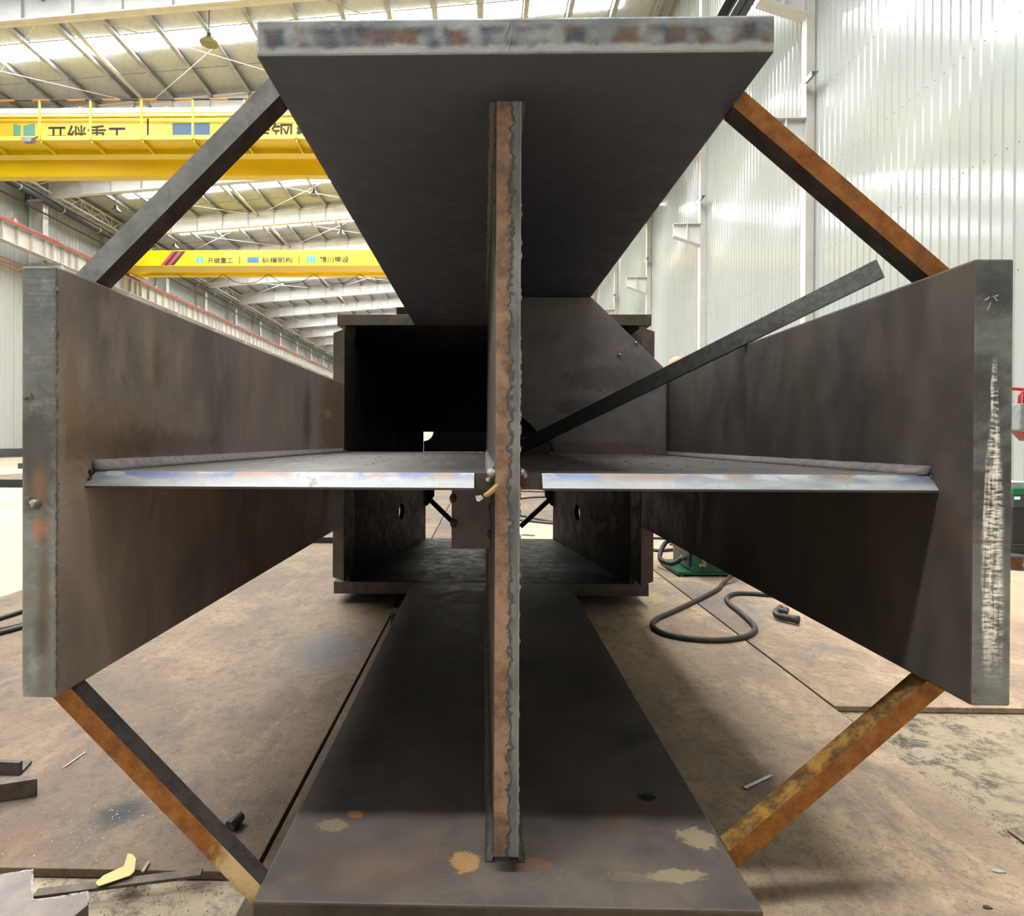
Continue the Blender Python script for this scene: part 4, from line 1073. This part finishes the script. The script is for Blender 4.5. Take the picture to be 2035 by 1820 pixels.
for u, v, s, lb_ in ((1985, 1733, .012, 'small white chip on the brown plate at the lower right'), (1962, 1805, .008, 'small dark chip near the lower right corner')):
    p = gnd(u, v); bm = BM(); prism(bm, [p+V((-s, 0, 0)), p+V((-.2*s, -.4*s, 0)), p+V((s, -.3*s, 0)), p+V((.5*s, .5*s, 0)), p+V((-.5*s, .6*s, 0))], (0, 0, .003))
    tag(obj('steel_chip', bm, M['whitelabel' if 'white' in lb_ else 'bar_dark']), lb_, 'steel offcut')
p = gnd(1308, 1148); bm = BM(); prism(bm, circle(p, .03, (1, 0, 0), (0, .4, 0), 14), (0, 0, .003)); tag(obj('steel_chip', bm, M['whitelabel']), 'pale flat chip on the floor beside the right node plate', 'steel offcut')
# curled tan chip caught at the joint
p = at(975, 975, 1.02)
bm = BM(); q = spline([at(989, 963, 1.036), at(981, 972, 1.020), at(971, 981, 1.018), at(964, 984, 1.024)], 5)
tube(bm, q, [.0035+.0012*math.sin(PI*k/(len(q)-1)) for k in range(len(q))], 8)
tag(obj('wood_chip', bm, M['tan']), 'curled tan chip caught at the crossing of the webs', 'chip')
bm = BM(); q = [at(u, v, 1.03) for u, v in ((944, 985), (956, 984), (961, 990), (952, 997), (947, 995))]
prism(bm, q, (0, .006, 0)); tag(obj('steel_chip', bm, M['shiny']), 'bright silver chip beside the curled tan chip under the web crossing', 'steel offcut')
# silver swarf on the right horizontal web
bm = BM(); c = gnd(1698, 915, ztw)
for k in range(60):
    a_ = c+V((random.gauss(0, .012), random.gauss(0, .02), abs(random.gauss(0, .006)))); b_ = a_+V((random.uniform(-1, 1), random.uniform(-1, 1), random.uniform(-.1, 1)))*.012
    beam(bm, a_, b_, .0016, .0008, (0, .1, 1))
tag(obj('swarf_pile', bm, M['chip']), 'tuft of silver swarf on the right half of the horizontal web', 'swarf', kind='stuff')
# grit: countless tiny chips on web and floor
def grit(name, spots, mat, label, sz):
    bm = BM()
    for p in spots:
        s = sz*random.uniform(.4, 1.3); a = random.uniform(0, PI)
        m = Matrix.Translation(p)@Matrix.Rotation(a, 4, 'Z')@Matrix.Diagonal((s*random.uniform(.6, 2), s, s*.6, 1))
        bmesh.ops.create_icosphere(bm, subdivisions=1, radius=1, matrix=m)
    return tag(obj(name, bm, M[mat], origin=(0, 0, 0)), label, 'debris', kind='stuff')
grit('grit_debris', [V((random.uniform(-.6, .72), random.uniform(1.3, 2.9), ztw+.001)) for k in range(130)]+[V((random.gauss(.28, .08), random.gauss(1.6, .12), ztw+.001)) for k in range(40)], 'black', 'black grit scattered on the horizontal web', .0020)
grit('chip_debris', [V((random.uniform(-1.05, -.48), 1.21+random.random()**2*1.5, .001)) for k in range(220)]+[V((random.gauss(_b1.x, .05), random.gauss(_b1.y, .05), .001)) for k in range(60)]
     + [V((random.uniform(.5, 1.1), random.uniform(1.0, 3), .001)) for k in range(70)], 'chip', 'silver chips scattered on the floor plates', .0011)
grit('dark_debris', [V((random.uniform(-1.05, -.48), random.uniform(1.21, 2.6), .001)) for k in range(70)]+[V((random.uniform(.5, 2.0), random.uniform(1.0, 3.4), .001)) for k in range(60)]
     + [V((1.16+abs(random.gauss(0, .05)), random.uniform(.7, 1.95), GZ+.002)) for k in range(500)] + [V((random.uniform(1.16, 2.6), 1.98-abs(random.gauss(0, .04)), GZ+.002)) for k in range(400)]
     + [V((random.uniform(-1.0, -.46), 1.18-abs(random.gauss(0, .04)), GZ+.002)) for k in range(300)], 'black', 'dark grinding grit scattered over plates and concrete', .0010)

# ------------------------------------------------------------------ things at the picture's edges and beyond
# welding power source on a trolley with a post, tool bag hung on it
pw = gnd(2018, 1106, GZ)
wx, wy = pw.x-.02, pw.y
t = thing('welding_power_source', (wx+.2, wy+.3, GZ), 'green and black welding power source beside the white wall at right', 'welding machine')
bm = BM(); box(bm, wx, wx+.42, wy, wy+.65, GZ+.10, GZ+.38); obj('body', bm, M['black'], t, bevel=.008)
bm = BM()
for k in range(9): box(bm, wx+.09, wx+.38, wy-.006, wy, GZ+.13+.022*k, GZ+.14+.022*k)
obj('louver', bm, M['pipe'], t)
bm = BM(); box(bm, wx, wx+.42, wy-.004, wy+.65, GZ+.38, GZ+.48); pn_ = obj('control_panel', bm, M['pipe'], t, bevel=.004)
bm = BM(); box(bm, wx+.005, wx+.045, wy-.008, wy-.004, GZ+.445, GZ+.465); obj('display', bm, M['led'], pn_)
bm = BM(); tube(bm, [(wx+.10, wy-.004, GZ+.44), (wx+.10, wy-.025, GZ+.44)], .018, 12); obj('dial', bm, M['chrome'], pn_)
bm = BM(); box(bm, wx-.006, wx+.43, wy-.008, wy+.66, GZ+.48, GZ+.53); obj('lid', bm, M['green'], t, bevel=.006)
for yy in (.06, .55):
    bm = BM(); tube(bm, [(wx-.03, wy+yy, GZ+.06), (wx+.45, wy+yy, GZ+.06)], .06, 16); obj('wheel', bm, M['rubber'], t)
bm = BM(); box(bm, wx-.02, wx+.44, wy+.0, wy+.66, GZ+.085, GZ+.10); obj('trolley', bm, M['pipe'], t)
bm = BM(); tube(bm, [(wx+.12, wy+.66, GZ+.08), (wx+.12, wy+.66, GZ+1.42)], .02, 10)
tube(bm, [(wx+.12, wy+.66, GZ+1.30), (wx+.12, wy+.50, GZ+1.36)], .012, 8); obj('post', bm, M['pipe'], t)
bm = BM(); box(bm, wx+.03, wx+.30, wy+.1, wy+.4, GZ+.53, GZ+.57)
tag(obj('paper_pad', bm, M['whitelabel']), 'white pad lying on the green power source lid', 'paper pad')
bx, by = at(2014, 800, wy+.42).x, wy+.42
t = thing('tool_bag', (bx+.1, by, Z(.02)), 'grey canvas tool bag with red straps hanging at the right edge', 'bag')
bm = BM(); z0_, z1_ = at(2014, 862, by).z, at(2014, 802, by).z
prism(bm, [(bx, by-.06, z0_+.03), (bx+.05, by-.07, z0_), (bx+.24, by-.07, z0_), (bx+.25, by-.06, z1_), (bx+.01, by-.06, z1_)], (0, .13, 0)); obj('pouch', bm, M['canvas'], t, bevel=.012)
bm = BM(); prism(bm, [(bx+.02, by-.065, z0_+.02), (bx+.24, by-.065, z0_+.02), (bx+.24, by-.065, z0_-.04), (bx+.10, by-.06, z0_-.06)], (0, .12, 0)); obj('flap', bm, M['redplastic'], t, bevel=.008)
for xx in (.03, .07):
    bm = BM(); tube(bm, spline([(bx+xx, by-.02, z1_-.01), (bx+xx+.005, by-.02, z1_+.07), (bx+xx+.035, by, z1_+.12), (wx+.12, wy+.53, GZ+1.355)]), .013, 8); obj('strap', bm, M['redplastic'], t, smooth=True)
for k in range(3):
    bm = BM(); box(bm, bx+.07, bx+.10, by-.073, by-.070, z1_-.06-.045*k, z1_-.04-.045*k); obj('marking', bm, M['brass'], t)
ps = gnd(2030, 1134, GZ)
t = thing('wire_spool', (ps.x, ps.y+.06, GZ), 'copper-brown wire spool on the concrete at the right edge', 'spool')
bm = BM(); tube(bm, [(ps.x, ps.y+.08, GZ+.012), (ps.x, ps.y+.08, GZ+.085)], .065, 20); obj('winding', bm, M['copper'], t, smooth=False)
for zz in (0, .085):
    bm = BM(); tube(bm, [(ps.x, ps.y+.08, GZ+zz), (ps.x, ps.y+.08, GZ+zz+.012)], .085, 20); obj('spool_flange', bm, M['pipe'], t)
bm = BM(); tube(bm, spline([gnd(u, v, GZ+.012) for u, v in ((2000, 1116), (2030, 1113), (2060, 1118), (2100, 1116))]), .012, 8)
tag(obj('welding_cable', bm, M['rubber'], smooth=True), 'black cable in front of the power source at the right edge', 'cable')
# rusty slab and bar stock on the floor near the left wall
a_ = gnd(-120, 968, GZ); b_ = gnd(120, 962, GZ)
bm = BM(); box(bm, a_.x, b_.x, a_.y, a_.y+2.6, GZ, GZ+.15)
o = obj('steel_slab', bm, [M['cut_rust'], M['black']], bevel=.01); front(o, 1)  # front edge painted black in place of the shadow along it
for p_ in o.data.polygons:
    if p_.normal.z > .8: p_.material_index = 2
o.data.materials.append(floor_plate_mat('rusty_slab_top', (3, 3, 3)))
tag(o, 'low rusty slab with shadow painted black on its front edge lying left of the left flange', 'steel slab')
p = gnd(-80, 938, GZ); bm = BM(); box(bm, p.x, p.x+6, p.y+2.0, p.y+2.5, GZ, GZ+.16)
tag(obj('steel_slab', bm, M['pipe'], bevel=.01), 'blue-grey bar on the floor behind the rusty slab at left', 'steel slab')
# faint yellow floor line
bm = BM(); q0, q1 = gnd(-60, 1071, GZ), gnd(110, 1040, GZ); beam(bm, q0+V((0, 0, .001)), q1+V((0, 0, .001)), .06, .002, (q1-q0).cross(V((0, 0, 1))))
struct(obj('floor_marking', bm, M['tan']))
# dark bar on the floor seen between left flange and node
p = gnd(600, 1079); bm = BM(); box(bm, p.x-1.2, p.x+.9, p.y, p.y+.12, 0, .05); tag(obj('steel_bar', bm, M['black'], bevel=.004), 'dark bar on the floor behind the left flange, by the node plate', 'steel bar')

# ------------------------------------------------------------------ worker standing behind the column (only the hard hat shows over the bar)
wp = at(1352, 709, 6.9); wp = V((wp.x, 6.95, 0)); TOP = at(1350, 708, 6.95).z
per = thing('person', wp, 'person in an orange hard hat standing behind the right flange', 'person')
S = TOP/1.80
def skin_body(chains, name, mat, lv=2):
    verts, edges, rad = [], [], []
    idx = {}
    for ch_ in chains:
        prev = None
        for key, co, r in ch_:
            if key not in idx: idx[key] = len(verts); verts.append(wp+V(co)*S-wp); rad.append(r*S)
            if prev is not None: edges.append((prev, idx[key]))
            prev = idx[key]
    me = bpy.data.meshes.new(name); me.from_pydata(verts, edges, []); me.update()
    o = bpy.data.objects.new(name, me); COL.objects.link(o)
    m = o.modifiers.new('skin', 'SKIN'); 
    for i, r in enumerate(rad): me.skin_vertices[0].data[i].radius = (r, r)
    me.skin_vertices[0].data[0].use_root = True
    s = o.modifiers.new('sub', 'SUBSURF'); s.levels = s.render_levels = lv
    dg = bpy.context.evaluated_depsgraph_get(); dg.update()
    me2 = bpy.data.meshes.new_from_object(o.evaluated_get(dg)); bpy.data.objects.remove(o)
    for p_ in me2.polygons: p_.use_smooth = True
    me2.materials.append(mat); o = bpy.data.objects.new(name, me2); COL.objects.link(o); o.parent = per; o['_o'] = tuple(wp)
    return o
ch = [[('pel', (0, 0, .95), .13), ('wst', (0, 0, 1.08), .125), ('chs', (0, 0, 1.27), .145), ('nkb', (0, 0, 1.42), .075), ('nk', (0, -.01, 1.48), .055), ('hd', (0, -.02, 1.57), .085), ('crn', (0, -.02, 1.66), .085)]]
for s in (-1, 1):
    ch.append([('pel', 0, 0), ('hip%d' % s, (.095*s, 0, .90), .095), ('kn%d' % s, (.11*s, -.02, .49), .062), ('an%d' % s, (.12*s, .01, .08), .042), ('to%d' % s, (.14*s, -.15, .035), .038)])
    ch.append([('chs', 0, 0), ('sh%d' % s, (.19*s, 0, 1.37), .062), ('el%d' % s, (.26*s, .02, 1.10), .046), ('wr%d' % s, (.25*s, -.14, .90), .032), ('pm%d' % s, (.245*s, -.19, .84), .036)])
    for k in range(4):
        ch.append([('pm%d' % s, 0, 0), ('fa%d%d' % (s, k), (.245*s+(k-1.5)*.018*s, -.225, .80), .010), ('fb%d%d' % (s, k), (.245*s+(k-1.5)*.018*s, -.235, .755+.004*abs(k-1)), .009)])
    ch.append([('pm%d' % s, 0, 0), ('tb%d' % s, (.205*s, -.215, .835), .012), ('tc%d' % s, (.190*s, -.235, .80), .010)])
bd = skin_body(ch, 'body', M['cloth'])
for m in (M['skin'], M['boot']): bd.data.materials.append(m)
for p_ in bd.data.polygons:
    c = p_.center/S
    if c.z > 1.45 or (c.y < -.155 and .7 < c.z < .9): p_.material_index = 1
    elif c.z < .1: p_.material_index = 2
# face details
def ball(name, co, r, mat, sx=1, sy=1, sz=1):
    bm = BM(); bmesh.ops.create_uvsphere(bm, u_segments=16, v_segments=10, radius=r*S, matrix=Matrix.Translation(wp+V(co)*S)@Matrix.Diagonal((sx, sy, sz, 1)))
    return obj(name, bm, mat, per, smooth=True)
ball('nose', (0, -.112, 1.575), .016, M['skin'], .8, 1, 1.3)
for s in (-1, 1):
    ball('eye', (.032*s, -.098, 1.60), .011, M['whitelabel']); ball('ear', (.088*s, -.015, 1.585), .024, M['skin'], .4, .8, 1.2)
ball('mouth', (0, -.100, 1.53), .018, M['copper'], 1.3, .4, .35)
bm = BM(); n = 24; rings = []
for r, z in ((.165, 1.66), (.128, 1.665), (.126, 1.70), (.115, 1.745), (.085, 1.78), (.045, 1.797), (.002, 1.80)):
    rings.append([bm.verts.new(wp+V((r*math.cos(2*PI*k/n)*.92, -.02+r*math.sin(2*PI*k/n)*1.1, z))*S) for k in range(n)])
for i in range(len(rings)-1):
    for k in range(n): quadface(bm, [rings[i][k], rings[i][(k+1) % n], rings[i+1][(k+1) % n], rings[i+1][k]])
obj('hard_hat', bm, M['hat'], per, smooth=True)

for o in list(bpy.data.objects):
    if '_o' in o: del o['_o']
